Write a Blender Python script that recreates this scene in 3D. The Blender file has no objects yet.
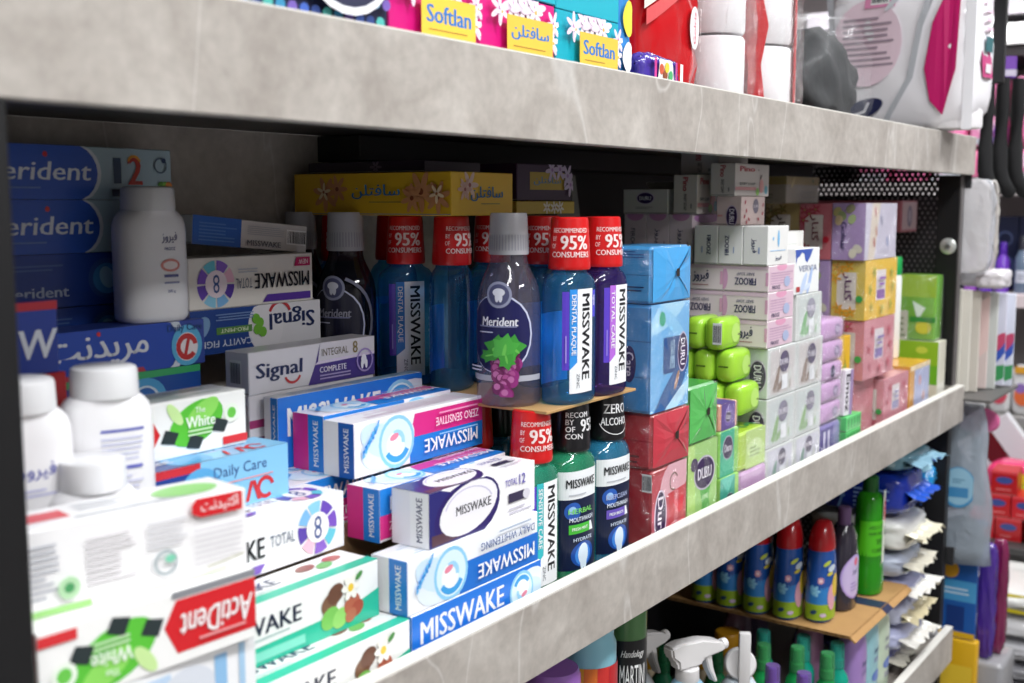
import bpy, bmesh, math, random
from mathutils import Vector, Matrix
random.seed(11)
S = bpy.context.scene
COL = S.collection
PI = math.pi

# ------------------------------------------------------------------ camera
cd = bpy.data.cameras.new('camera'); cam = bpy.data.objects.new('camera', cd); COL.objects.link(cam); S.camera = cam
FW = Vector((.81076659, .57291975, -.12008537)); RT = Vector((.57709587, -.81667641, 0)); UP = Vector((.09807089, .06930077, .99276357))
cam.matrix_world = Matrix(((RT.x, UP.x, -FW.x, 0), (RT.y, UP.y, -FW.y, -.593), (RT.z, UP.z, -FW.z, 1.3802), (0, 0, 0, 1)))
cd.sensor_width = 36; cd.lens = 36 * 1145 / 1024; cd.clip_start = .02
cd.dof.use_dof = True; cd.dof.focus_distance = 1.3; cd.dof.aperture_fstop = 5.6

# ------------------------------------------------------------------ world, light, exposure
W = bpy.data.worlds.new('world'); S.world = W; W.use_nodes = True
W.node_tree.nodes['Background'].inputs[0].default_value = (.8, .88, 1, 1)
W.node_tree.nodes['Background'].inputs[1].default_value = .25
S.view_settings.view_transform = 'Standard'; S.view_settings.look = 'None'; S.view_settings.gamma = 1
S.view_settings.use_curve_mapping = False
S.view_settings.exposure = 0.18
LAMP_SPOTS = [(-.3, -.85, 20), (.95, -.85, 20), (2.2, -.85, 20), (3.5, -.6, 26), (3.5, .75, 22), (1.0, -2.3, 38)]   # ceiling panels: x, y, watts
CEIL = 2.6
for lx, ly, e in LAMP_SPOTS:
    ld = bpy.data.lights.new('ceiling_panel_light', 'AREA'); ld.shape = 'RECTANGLE'; ld.size = .9; ld.size_y = .28; ld.energy = e; ld.color = (.97, .985, 1)
    lo = bpy.data.objects.new('ceiling_panel_light', ld); COL.objects.link(lo); lo.location = (lx, ly, CEIL - .045)

# ------------------------------------------------------------------ materials
def hx(h):
    c = [int(h[i:i + 2], 16) / 255 for i in (0, 2, 4)]
    return tuple((x / 12.92 if x <= .04045 else ((x + .055) / 1.055) ** 2.4) for x in c) + (1,)
_M = {}
def mat(col, rough=.4, coat=0., metal=0., trans=0., ior=1.45, bump=0., bs=150., var=0., emit=0., sss=0.):
    key = (col, rough, coat, metal, trans, ior, bump, bs, var, emit, sss)
    if key in _M: return _M[key]
    m = bpy.data.materials.new('surface_' + col); m.use_nodes = True
    nt = m.node_tree; b = nt.nodes['Principled BSDF']; c = hx(col)
    b.inputs['Base Color'].default_value = c; b.inputs['Roughness'].default_value = rough
    b.inputs['Metallic'].default_value = metal; b.inputs['Coat Weight'].default_value = coat; b.inputs['Coat Roughness'].default_value = .08
    b.inputs['Transmission Weight'].default_value = trans; b.inputs['IOR'].default_value = ior
    if sss: b.inputs['Subsurface Weight'].default_value = sss; b.inputs['Subsurface Radius'].default_value = (.01, .01, .01); b.inputs['Subsurface Scale'].default_value = .5
    if emit: b.inputs['Emission Color'].default_value = c; b.inputs['Emission Strength'].default_value = emit
    tc = nt.nodes.new('ShaderNodeTexCoord')
    if bump or var:
        n = nt.nodes.new('ShaderNodeTexNoise'); n.inputs['Scale'].default_value = bs; n.inputs['Detail'].default_value = 3
        nt.links.new(tc.outputs['Object'], n.inputs['Vector'])
        if bump:
            bp = nt.nodes.new('ShaderNodeBump'); bp.inputs['Strength'].default_value = bump; bp.inputs['Distance'].default_value = .002
            nt.links.new(n.outputs['Fac'], bp.inputs['Height']); nt.links.new(bp.outputs['Normal'], b.inputs['Normal'])
        if var:
            mx = nt.nodes.new('ShaderNodeMix'); mx.data_type = 'RGBA'; mx.inputs[6].default_value = c
            mx.inputs[7].default_value = tuple(x * (1 - var) for x in c[:3]) + (1,)
            nt.links.new(n.outputs['Fac'], mx.inputs[0]); nt.links.new(mx.outputs[2], b.inputs['Base Color'])
    _M[key] = m
    return m
def ink(col): return mat(col, .33, .15)
def card(col): return mat(col, .38, .25, bump=.04, bs=60)
def filmed(col): return mat(col, .3, .6, bump=.8, bs=24)
def plastic(col, r=.3): return mat(col, r, .2, sss=0)
def film_mat():
    if 'film' in _M: return _M['film']
    m = bpy.data.materials.new('clear_film'); m.use_nodes = True; nt = m.node_tree; nt.nodes.clear()
    o = nt.nodes.new('ShaderNodeOutputMaterial'); t = nt.nodes.new('ShaderNodeBsdfTransparent'); g = nt.nodes.new('ShaderNodeBsdfGlossy')
    g.inputs['Roughness'].default_value = .14; mx = nt.nodes.new('ShaderNodeMixShader'); f = nt.nodes.new('ShaderNodeLayerWeight'); f.inputs[0].default_value = .25
    n = nt.nodes.new('ShaderNodeTexNoise'); n.inputs['Scale'].default_value = 22; n.inputs['Detail'].default_value = 5; n.inputs['Roughness'].default_value = .62; n.inputs['Distortion'].default_value = 2.2
    bp = nt.nodes.new('ShaderNodeBump'); bp.inputs['Strength'].default_value = 1; bp.inputs['Distance'].default_value = .022
    tc = nt.nodes.new('ShaderNodeTexCoord'); nt.links.new(tc.outputs['Object'], n.inputs['Vector'])
    nt.links.new(n.outputs['Fac'], bp.inputs['Height']); nt.links.new(bp.outputs['Normal'], g.inputs['Normal'])
    ma = nt.nodes.new('ShaderNodeMath'); ma.operation = 'MULTIPLY_ADD'; ma.inputs[1].default_value = .14; ma.inputs[2].default_value = .10
    nt.links.new(f.outputs['Facing'], ma.inputs[0]); nt.links.new(ma.outputs[0], mx.inputs[0])
    d = nt.nodes.new('ShaderNodeBsdfDiffuse'); d.inputs[0].default_value = (.9, .9, .92, 1); m2 = nt.nodes.new('ShaderNodeMixShader'); m2.inputs[0].default_value = .025
    nt.links.new(t.outputs[0], m2.inputs[1]); nt.links.new(d.outputs[0], m2.inputs[2])
    nt.links.new(m2.outputs[0], mx.inputs[1]); nt.links.new(g.outputs[0], mx.inputs[2]); nt.links.new(mx.outputs[0], o.inputs[0])
    _M['film'] = m
    return m
def poly_mat(alpha=.35, col='dfe6ea', key='poly'):                 # milky polythene
    k = (key, alpha, col)
    if k in _M: return _M[k]
    m = bpy.data.materials.new('polythene'); m.use_nodes = True; nt = m.node_tree; b = nt.nodes['Principled BSDF']
    b.inputs['Base Color'].default_value = hx(col); b.inputs['Roughness'].default_value = .2; b.inputs['Alpha'].default_value = alpha
    b.inputs['Coat Weight'].default_value = .5
    n = nt.nodes.new('ShaderNodeTexNoise'); n.inputs['Scale'].default_value = 25; n.inputs['Distortion'].default_value = 1.5
    bp = nt.nodes.new('ShaderNodeBump'); bp.inputs['Strength'].default_value = .6; bp.inputs['Distance'].default_value = .006
    tc = nt.nodes.new('ShaderNodeTexCoord'); nt.links.new(tc.outputs['Object'], n.inputs['Vector'])
    nt.links.new(n.outputs['Fac'], bp.inputs['Height']); nt.links.new(bp.outputs['Normal'], b.inputs['Normal'])
    _M[k] = m
    return m
def liquid_mat(col, clear=.9):
    """clear coloured plastic filled with liquid: light goes through it tinted, a glossy wall on top"""
    k = ('liquid', col, clear)
    if k in _M: return _M[k]
    m = bpy.data.materials.new('coloured_liquid_' + col); m.use_nodes = True; nt = m.node_tree; nt.nodes.clear(); L = nt.links.new
    o = nt.nodes.new('ShaderNodeOutputMaterial'); t = nt.nodes.new('ShaderNodeBsdfTransparent'); t.inputs[0].default_value = tuple(x ** .55 for x in hx(col)[:3]) + (1,)
    d = nt.nodes.new('ShaderNodeBsdfPrincipled'); d.inputs['Base Color'].default_value = hx(col); d.inputs['Roughness'].default_value = .08; d.inputs['Coat Weight'].default_value = .6; d.inputs['Coat Roughness'].default_value = .03
    g = nt.nodes.new('ShaderNodeBsdfGlossy'); g.inputs['Roughness'].default_value = .04; f = nt.nodes.new('ShaderNodeLayerWeight'); f.inputs[0].default_value = .3
    m1 = nt.nodes.new('ShaderNodeMixShader'); m1.inputs[0].default_value = 1 - clear; L(t.outputs[0], m1.inputs[1]); L(d.outputs[0], m1.inputs[2])
    ma = nt.nodes.new('ShaderNodeMath'); ma.operation = 'MULTIPLY_ADD'; ma.inputs[1].default_value = .22; ma.inputs[2].default_value = .03; L(f.outputs['Facing'], ma.inputs[0])
    m2 = nt.nodes.new('ShaderNodeMixShader'); L(ma.outputs[0], m2.inputs[0]); L(m1.outputs[0], m2.inputs[1]); L(g.outputs[0], m2.inputs[2]); L(m2.outputs[0], o.inputs[0])
    _M[k] = m
    return m
def stone_mat():
    m = bpy.data.materials.new('grey_marble_laminate'); m.use_nodes = True; nt = m.node_tree; b = nt.nodes['Principled BSDF']; L = nt.links.new
    tc = nt.nodes.new('ShaderNodeTexCoord')
    n1 = nt.nodes.new('ShaderNodeTexNoise'); n1.inputs['Scale'].default_value = 11; n1.inputs['Detail'].default_value = 8; n1.inputs['Roughness'].default_value = .62; n1.inputs['Distortion'].default_value = .6
    n2 = nt.nodes.new('ShaderNodeTexNoise'); n2.inputs['Scale'].default_value = 90; n2.inputs['Detail'].default_value = 3
    L(tc.outputs['Object'], n1.inputs[0]); L(tc.outputs['Object'], n2.inputs[0])
    r1 = nt.nodes.new('ShaderNodeValToRGB'); r1.color_ramp.elements[0].position = .36; r1.color_ramp.elements[0].color = hx('a09992'); r1.color_ramp.elements[1].position = .66; r1.color_ramp.elements[1].color = hx('bcb6af')
    L(n1.outputs[0], r1.inputs[0])
    # thin pale veins: narrow band of a distorted noise
    mp = nt.nodes.new('ShaderNodeMapping'); mp.inputs['Rotation'].default_value = (0, .6, 0); mp.inputs['Scale'].default_value = (3.2, 3.2, 1.1); L(tc.outputs['Object'], mp.inputs[0])
    n3 = nt.nodes.new('ShaderNodeTexNoise'); n3.inputs['Scale'].default_value = 1.3; n3.inputs['Detail'].default_value = 3; n3.inputs['Distortion'].default_value = .9; L(mp.outputs[0], n3.inputs[0])
    a = nt.nodes.new('ShaderNodeMath'); a.operation = 'SUBTRACT'; a.inputs[1].default_value = .5; L(n3.outputs[0], a.inputs[0])
    ab = nt.nodes.new('ShaderNodeMath'); ab.operation = 'ABSOLUTE'; L(a.outputs[0], ab.inputs[0])
    r2 = nt.nodes.new('ShaderNodeValToRGB'); r2.color_ramp.elements[0].color = (.55, .55, .55, 1); r2.color_ramp.elements[1].position = .008; r2.color_ramp.elements[1].color = (0, 0, 0, 1); L(ab.outputs[0], r2.inputs[0])
    m1 = nt.nodes.new('ShaderNodeMix'); m1.data_type = 'RGBA'; L(r2.outputs[0], m1.inputs[0]); L(r1.outputs[0], m1.inputs[6]); m1.inputs[7].default_value = hx('cfccc8')
    m2 = nt.nodes.new('ShaderNodeMix'); m2.data_type = 'RGBA'; m2.blend_type = 'OVERLAY'; m2.inputs[0].default_value = .22; L(m1.outputs[2], m2.inputs[6]); L(n2.outputs[0], m2.inputs[7])
    L(m2.outputs[2], b.inputs['Base Color']); b.inputs['Roughness'].default_value = .38
    return m
def perf_mat():                                                     # black sheet steel with round punched holes
    m = bpy.data.materials.new('perforated_black_steel'); m.use_nodes = True; nt = m.node_tree; L = nt.links.new
    b = nt.nodes['Principled BSDF']; b.inputs['Base Color'].default_value = hx('17171a'); b.inputs['Roughness'].default_value = .45
    tc = nt.nodes.new('ShaderNodeTexCoord'); sx = nt.nodes.new('ShaderNodeSeparateXYZ'); L(tc.outputs['Object'], sx.inputs[0])
    def mt(op, x, y=None, c=None):
        n = nt.nodes.new('ShaderNodeMath'); n.operation = op
        for i, v in enumerate((x, y, c)):
            if v is None: continue
            if isinstance(v, (int, float)): n.inputs[i].default_value = v
            else: L(v, n.inputs[i])
        return n.outputs[0]
    P = .0115; Q = P * .866
    row = mt('FLOOR', mt('DIVIDE', sx.outputs[2], Q))
    odd = mt('MULTIPLY', mt('MODULO', mt('ABSOLUTE', row), 2), .5)
    s = mt('ADD', sx.outputs[0], sx.outputs[1])
    fu = mt('SUBTRACT', mt('FRACT', mt('ADD', mt('DIVIDE', s, P), odd)), .5)
    fv = mt('MULTIPLY', mt('SUBTRACT', mt('FRACT', mt('DIVIDE', sx.outputs[2], Q)), .5), .866)
    d = mt('SQRT', mt('ADD', mt('MULTIPLY', fu, fu), mt('MULTIPLY', fv, fv)))
    L(mt('GREATER_THAN', d, .28), b.inputs['Alpha'])
    return m
STONE = stone_mat(); PERF = perf_mat(); BLACK = mat('141416', .42, bump=.05, bs=300)

# ------------------------------------------------------------------ mesh helpers
def tag(o, label=None, cat=None, group=None, kind=None):
    if label: o['label'] = label
    if cat: o['category'] = cat
    if group: o['group'] = group
    if kind: o['kind'] = kind
    return o
def link(name, me, parent=None):
    o = bpy.data.objects.new(name, me); COL.objects.link(o)
    if parent is not None: o.parent = parent
    return o
def thing(name, label, cat, loc=(0, 0, 0), rz=0, group=None, rot=None):
    o = link(name, None); o.location = loc; o.rotation_euler = rot or (0, 0, rz); o.empty_display_size = .02
    return tag(o, label, cat, group)
def mesh(name, verts, faces, mats, parent=None, mi=None, smooth=False, sharp=None):
    me = bpy.data.meshes.new(name); me.from_pydata([tuple(v) for v in verts], [], faces)
    for m in (mats if isinstance(mats, (list, tuple)) else [mats]): me.materials.append(m)
    if mi: me.polygons.foreach_set('material_index', mi)
    if smooth:
        me.polygons.foreach_set('use_smooth', [True] * len(me.polygons))
        if sharp: me.set_sharp_from_angle(angle=sharp)
    me.update()
    return link(name, me, parent)
def from_bm(name, bm, mats, parent=None, smooth=False, sharp=None):
    me = bpy.data.meshes.new(name); bm.to_mesh(me); bm.free()
    for m in (mats if isinstance(mats, (list, tuple)) else [mats]): me.materials.append(m)
    if smooth:
        me.polygons.foreach_set('use_smooth', [True] * len(me.polygons))
        if sharp: me.set_sharp_from_angle(angle=sharp)
    return link(name, me, parent)
def cube_bm(x0, x1, y0, y1, z0, z1, bev=.001, seg=1, bm=None):
    own = bm is None
    b = bmesh.new()
    bmesh.ops.create_cube(b, size=1)
    for v in b.verts: v.co = Vector(((x0 + x1) / 2 + v.co.x * (x1 - x0), (y0 + y1) / 2 + v.co.y * (y1 - y0), (z0 + z1) / 2 + v.co.z * (z1 - z0)))
    if bev: bmesh.ops.bevel(b, geom=b.edges[:], offset=bev, segments=seg, affect='EDGES', profile=.5)
    if own: return b
    t = bpy.data.meshes.new('t'); b.to_mesh(t); b.free(); bm.from_mesh(t); bpy.data.meshes.remove(t)
    return bm
def slab(name, x0, x1, y0, y1, z0, z1, m, parent=None, bev=.0015):
    return from_bm(name, cube_bm(x0, x1, y0, y1, z0, z1, bev), m, parent)
def ring_pt(a, b, n, t):
    c, s = math.cos(t), math.sin(t)
    return a * math.copysign(abs(c) ** (2 / n), c), b * math.copysign(abs(s) ** (2 / n), s)
def loft(name, prof, m, parent=None, N=32, sharp=.7, cap=True, hollow=False):
    """prof: (z, a, b, n[, dx, dy]) rings bottom to top"""
    V = []; F = []
    for r in prof:
        dx, dy = (r[4], r[5]) if len(r) > 4 else (0, 0)
        for k in range(N):
            x, y = ring_pt(r[1], r[2], r[3], 2 * PI * k / N); V.append((x + dx, y + dy, r[0]))
    for i in range(len(prof) - 1):
        for k in range(N): F.append((i * N + k, i * N + (k + 1) % N, (i + 1) * N + (k + 1) % N, (i + 1) * N + k))
    if cap:
        F.append(tuple(range(N - 1, -1, -1))); F.append(tuple(range((len(prof) - 1) * N, len(prof) * N)))
    return mesh(name, V, F, m, parent, smooth=True, sharp=sharp)
def tube(name, pts, r, m, parent=None, n=8, closed=False):
    V = []; F = []
    pts = [Vector(p) for p in pts]
    for i, p in enumerate(pts):
        d = (pts[min(i + 1, len(pts) - 1)] - pts[max(i - 1, 0)]).normalized()
        u = d.cross(Vector((0, 0, 1))); u = u.normalized() if u.length > 1e-4 else Vector((1, 0, 0)); w = d.cross(u)
        rr = r[i] if isinstance(r, (list, tuple)) else r
        for k in range(n): V.append(p + (u * math.cos(2 * PI * k / n) + w * math.sin(2 * PI * k / n)) * rr)
    for i in range(len(pts) - 1):
        for k in range(n): F.append((i * n + k, i * n + (k + 1) % n, (i + 1) * n + (k + 1) % n, (i + 1) * n + k))
    F.append(tuple(range(n - 1, -1, -1))); F.append(tuple(range((len(pts) - 1) * n, len(pts) * n)))
    return mesh(name, V, F, m, parent, smooth=True, sharp=.9)

# ------------------------------------------------------------------ lettering
FORMS = {'ا': 'ﺍﺎﺍﺎ', 'ب': 'ﺏﺐﺑﺒ', 'پ': 'ﭖﭗﭘﭙ', 'ت': 'ﺕﺖﺗﺘ', 'د': 'ﺩﺪﺩﺪ', 'ر': 'ﺭﺮﺭﺮ', 'ز': 'ﺯﺰﺯﺰ', 'س': 'ﺱﺲﺳﺴ', 'ف': 'ﻑﻒﻓﻔ', 'ک': 'ﮎﮏﮐﮑ', 'گ': 'ﮒﮓﮔﮕ',
         'ل': 'ﻝﻞﻟﻠ', 'م': 'ﻡﻢﻣﻤ', 'ن': 'ﻥﻦﻧﻨ', 'و': 'ﻭﻮﻭﻮ', 'ه': 'ﻩﻪﻫﻬ', 'ی': 'ﯼﯽﯾﯿ', 'ح': 'ﺡﺢﺣﺤ', 'ص': 'ﺹﺺﺻﺼ', 'ش': 'ﺵﺶﺷﺸ'}
NOJOIN = set('ادرزو')
def fa(s):
    out = []
    for i, c in enumerate(s):
        if c not in FORMS: out.append(c); continue
        pj = i > 0 and s[i - 1] in FORMS and s[i - 1] not in NOJOIN
        nj = i + 1 < len(s) and s[i + 1] in FORMS and c not in NOJOIN
        out.append(FORMS[c][(3 if pj else 2) if nj else (1 if pj else 0)])
    return ''.join(reversed(out))
_T = {}
def glyphs(s, bold):
    k = (s, bold)
    if k not in _T:
        c = bpy.data.curves.new('lettering', 'FONT'); c.body = s; c.resolution_u = 2
        o = bpy.data.objects.new('lettering', c); me = bpy.data.meshes.new_from_object(o)
        V = [(v.co.x, v.co.y) for v in me.vertices]; F = [tuple(p.vertices) for p in me.polygons]
        bpy.data.objects.remove(o); bpy.data.curves.remove(c); bpy.data.meshes.remove(me)
        _T[k] = (V, F)
    return _T[k]

class Cv:
    """a printed face: fn(u, v, lift) maps metres on the sheet to the thing; drawing is in 0..1 of W x H"""
    def __init__(s, fn, W, H, flip=False, step=0):
        s.fn, s.W, s.H, s.flip, s.step = fn, W, H, flip, step; s.P = []; s.k = 0
    def add(s, V, F, col, txt=False):
        s.k += 1
        if not txt: V = [(min(max(x, 0), s.W), min(max(y, 0), s.H)) for x, y in V]
        if s.flip: V = [(s.W - x, s.H - y) for x, y in V]
        s.P.append((V, F, col, .00022 + .00008 * s.k, txt))
    def poly(s, pts, col): s.add([(u * s.W, v * s.H) for u, v in pts], [tuple(range(len(pts)))], col)
    def rect(s, u0, v0, u1, v1, col): s.poly([(u0, v0), (u1, v0), (u1, v1), (u0, v1)], col)
    def ell(s, cu, cv, a, b, col, ang=0, n=22):             # a, b in units of H
        ca, sa = math.cos(ang), math.sin(ang)
        s.add([(cu * s.W + (a * math.cos(t) * ca - b * math.sin(t) * sa) * s.H, cv * s.H + (a * math.cos(t) * sa + b * math.sin(t) * ca) * s.H) for t in [2 * PI * k / n for k in range(n)]], [tuple(range(n))], col)
    def arc(s, cu, cv, r0, r1, t0, t1, col, n=10, sq=1.):
        V = []
        for k in range(n + 1):
            t = t0 + (t1 - t0) * k / n
            for r in (r0, r1): V.append((cu * s.W + r * s.H * math.cos(t), cv * s.H + r * s.H * math.sin(t) * sq))
        s.add(V, [(2 * k, 2 * k + 1, 2 * k + 3, 2 * k + 2) for k in range(n)], col)
    def lines(s, u0, v0, u1, v1, n, col):
        h = (v1 - v0) / (n * 2)
        for k in range(n):
            e = u1 - (u1 - u0) * random.choice((0, .05, .12, .3)); s.rect(u0, v0 + 2 * h * k, e, v0 + 2 * h * k + h * .8, col)
    def text(s, t, u, v, h, col, w=None, rot=0, bold=.012, sl=0, al='c'):   # h cap height in H, w width in W
        V, F = glyphs(t, bold)
        if not V: return
        x0, x1 = min(p[0] for p in V), max(p[0] for p in V); y0, y1 = min(p[1] for p in V), max(p[1] for p in V)
        arabic = any(ord(c) > 0x600 for c in t)
        yb, yt = (y0, y1) if arabic else (0, .69)
        odd = rot % 180 != 0
        ky = h * (s.W if odd else s.H) / (yt - yb)
        kx = ky if w is None else w * (s.H if odd else s.W) / (x1 - x0)
        a = math.radians(rot); ca, sa = math.cos(a), math.sin(a); out = []
        twice = (-bold, bold) if bold > .004 else (0,)      # heavier weight: the strokes printed twice, a hair apart
        ox = {'c': (x0 + x1) / 2, 'l': x0, 'r': x1}[al]
        for db in twice:
          out = []
          for x, y in V:
            X = (x + db - ox) * kx + sl * (y - yb) * ky; Y = (y - (yb + yt) / 2) * ky
            out.append((u * s.W + X * ca - Y * sa, v * s.H + X * sa + Y * ca))
          s.add(out, F, col, True)
def finish(parent, cvs, name='printed_label', sub=True):
    """all sheets of one thing: the print is one part, its lettering a sub-part of it"""
    res = {}
    for txt in (False, True):
        V = []; F = []; MI = []; cols = []
        for c in cvs:
            for pv, pf, col, off, tx in c.P:
                if tx != txt: continue
                if col not in cols: cols.append(col)
                ci = cols.index(col)
                if c.step:
                    b = bmesh.new(); vs = [b.verts.new((x, y, 0)) for x, y in pv]
                    for f in pf:
                        try: b.faces.new([vs[i] for i in f])
                        except ValueError: pass
                    lo = min(p[0] for p in pv); hi = max(p[0] for p in pv); k = math.floor(lo / c.step) + 1
                    while k * c.step < hi:
                        bmesh.ops.bisect_plane(b, geom=b.verts[:] + b.edges[:] + b.faces[:], plane_co=(k * c.step, 0, 0), plane_no=(1, 0, 0)); k += 1
                    b.verts.index_update(); pv2 = [(v.co.x, v.co.y) for v in b.verts]; pf2 = [tuple(v.index for v in f.verts) for f in b.faces]; b.free()
                else: pv2, pf2 = pv, pf
                o = len(V); V += [c.fn(x, y, off) for x, y in pv2]; F += [tuple(i + o for i in f) for f in pf2]; MI += [ci] * len(pf2)
        if F:
            p = res.get(False, parent) if (txt and sub) else parent
            res[txt] = mesh('lettering' if txt else name, V, F, [ink(c) for c in cols], p, MI)
    return res
def face_fn(o, u, v, n):
    o, u, v, n = Vector(o), Vector(u), Vector(v), Vector(n)
    return lambda x, y, l: o + u * x + v * y + n * l
def side_fn(a, b, n, z0, t0, dx=0, dy=0):
    """wraps a sheet round an upright oval wall; u = 0 faces angle t0, v from z0"""
    K = 240; T = [(-PI + 2 * PI * k / K) for k in range(K + 1)]; pts = [ring_pt(a, b, n, t0 + t) for t in T]; L = [0]
    for i in range(K): L.append(L[-1] + math.hypot(pts[i + 1][0] - pts[i][0], pts[i + 1][1] - pts[i][1]))
    mid = L[K // 2]
    def f(u, v, l):
        s = min(max(u + mid, 0), L[-1] - 1e-6); lo, hi = 0, K
        while hi - lo > 1:
            m_ = (lo + hi) // 2
            if L[m_] <= s: lo = m_
            else: hi = m_
        q = (s - L[lo]) / max(L[hi] - L[lo], 1e-9); x = pts[lo][0] + (pts[hi][0] - pts[lo][0]) * q; y = pts[lo][1] + (pts[hi][1] - pts[lo][1]) * q
        tx, ty = pts[hi][0] - pts[lo][0], pts[hi][1] - pts[lo][1]; d = math.hypot(tx, ty) or 1
        return Vector((x + ty / d * l + dx, y - tx / d * l + dy, z0 + v))
    return f
def wrap_cv(a, b, n, z0, t0, W, H, step=.003):
    f = side_fn(a, b, n, z0, t0)
    return Cv(lambda u, v, l: f(u - W / 2, v, l), W, H, False, step)

def box(name, label, cat, x, y, z, col, F=None, L=None, T=None, group=None, rot=0, flip=False, flipT=None, fc=None, kind='card', bev=.0008, flap=True, tilt=None, film=False, flipL=False):
    """carton: x, y, z are (low, high); F, L, T draw on the aisle side, the left end and the top; fc gives a face its own colour"""
    sx, sy, sz = x[1] - x[0], y[1] - y[0], z[1] - z[0]; hx_, hy_ = sx / 2, sy / 2
    mk = {'card': card, 'film': filmed, 'plain': lambda c: mat(c, .6, bump=.1, bs=90)}[kind]
    bm = cube_bm(-hx_, hx_, -hy_, hy_, 0, sz, bev, 1 if bev < .004 else 3); fc = fc or {}
    keys = ['-'] + list(fc)
    for f in bm.faces:
        n = f.normal; k = 'F' if n.y < -.9 else 'L' if n.x < -.9 else 'T' if n.z > .9 else 'R' if n.x > .9 else '-'
        f.material_index = keys.index(k) if k in keys else 0
    o = from_bm(name, bm, [mk(col)] + [mk(fc[k]) for k in fc], smooth=bev >= .004, sharp=.6)
    o.location = ((x[0] + x[1]) / 2, (y[0] + y[1]) / 2, z[0]); o.rotation_euler = tilt or (0, 0, math.radians(rot)); tag(o, label, cat, group)
    cvs = []
    if F: c = Cv(face_fn((-hx_, -hy_, 0), (1, 0, 0), (0, 0, 1), (0, -1, 0)), sx, sz, flip); F(c); cvs.append(c)
    if L: c = Cv(face_fn((-hx_, hy_, 0), (0, -1, 0), (0, 0, 1), (-1, 0, 0)), sy, sz, flipL); L(c); cvs.append(c)
    if T: c = Cv(face_fn((-hx_, -hy_, sz), (1, 0, 0), (0, 1, 0), (0, 0, 1)), sx, sy, flip if flipT is None else flipT); T(c); cvs.append(c)
    if cvs: finish(o, cvs)
    if flap and kind == 'card':
        e = .0009
        mesh('end_flap', [(-hx_ - .0002, -hy_ + e, e), (-hx_ - .0002, hy_ - e, e), (-hx_ - .0002, hy_ - e, e * 2.2), (-hx_ - .0002, -hy_ + e, e * 2.2)], [(0, 3, 2, 1)], mat('8d8a86', .6), o)
    if film: wrap_film(o, hx_, hy_, sz)
    return o
_F = {}
def wrap_film(o, a, b, h, lift=.0014, n=7):
    """clear crinkled overwrap as a shell of its own, with envelope folds on its sides"""
    k = (round(a, 3), round(b, 3), round(h, 3), random.randint(0, 2))
    if k not in _F:
        bm = bmesh.new(); bmesh.ops.create_cube(bm, size=1); bmesh.ops.subdivide_edges(bm, edges=bm.edges[:], cuts=n, use_grid_fill=True)
        for v in bm.verts:
            p = v.co * 2; e = max(abs(p.x), abs(p.y)) ; q = sorted((abs(p.x), abs(p.y), abs(p.z)))
            corner = q[1] > .98
            j = random.uniform(.2, 1.2) if not corner else random.uniform(.2, .5)
            v.co = Vector((p.x * (a + lift * j), p.y * (b + lift * j), h / 2 + p.z * (h / 2 - .0002)))
        me = bpy.data.meshes.new('plastic_wrap'); bm.to_mesh(me); bm.free(); me.materials.append(film_mat()); _F[k] = me
    return link('plastic_wrap', _F[k], o)
def fold_end(o, a, b, h, col):
    """the glued envelope folds of an overwrap on the aisle side: four flaps meeting off centre"""
    random.seed(int(h * 1e5)); cx, cz = a * .12, h * .52; y = -b - .0012
    c4 = [(-a * .97, h * .03), (a * .97, h * .03), (a * .97, h * .97), (-a * .97, h * .97)]
    for i in range(4):
        p, q = c4[i], c4[(i + 1) % 4]; V = []; F = []; lift = .0022 + .0012 * (i % 2); n_ = 6
        for k in range(n_ + 1):
            t = k / n_
            for s_ in (0, .5, 1):
                ex, ez = p[0] + (q[0] - p[0]) * t, p[1] + (q[1] - p[1]) * t
                V.append((ex + (cx - ex) * s_ * .93, y - lift * s_ - random.uniform(0, .0016) * (0 < s_ < 1), ez + (cz - ez) * s_ * .93))
        for k in range(n_):
            for j in range(2): F.append((3 * k + j, 3 * k + 3 + j, 3 * k + 4 + j, 3 * k + 1 + j))
        mesh('folded_flap', V, F, mat(col, .18, .9, bump=.9, bs=20), o)
    mesh('seal', [(cx - .004, y - .005, cz - .004), (cx + .004, y - .005, cz - .004), (cx + .004, y - .005, cz + .005), (cx - .004, y - .005, cz + .005)], [(0, 1, 2, 3)], mat('2c2620', .5), o)

# ================================================================== the setting
def struct(name, x0, x1, y0, y1, z0, z1, m): return tag(slab(name, x0, x1, y0, y1, z0, z1, m, bev=0), kind='structure')
struct('floor', -2.2, 5.6, -3.4, 2.2, -.05, 0, mat('85827e', .35, var=.12, bs=6))
struct('ceiling', -2.2, 5.6, -3.4, 2.2, CEIL, CEIL + .05, mat('ddd9d8', .8, var=.03, bs=5))
struct('wall_back', -2.2, 5.6, 2.15, 2.2, 0, CEIL, mat('cfc9c6', .8, var=.04, bs=4))
struct('wall_front', -2.2, 5.6, -3.4, -3.35, 0, CEIL, mat('a8a4a2', .8, var=.04, bs=4))
struct('wall_left', -2.2, -2.15, -3.35, 2.15, 0, CEIL, mat('d8d4d0', .8, var=.04, bs=4))
struct('wall_right', 5.55, 5.6, -3.35, 2.15, 0, CEIL, mat('c6bfc2', .8, var=.04, bs=4))
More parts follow.
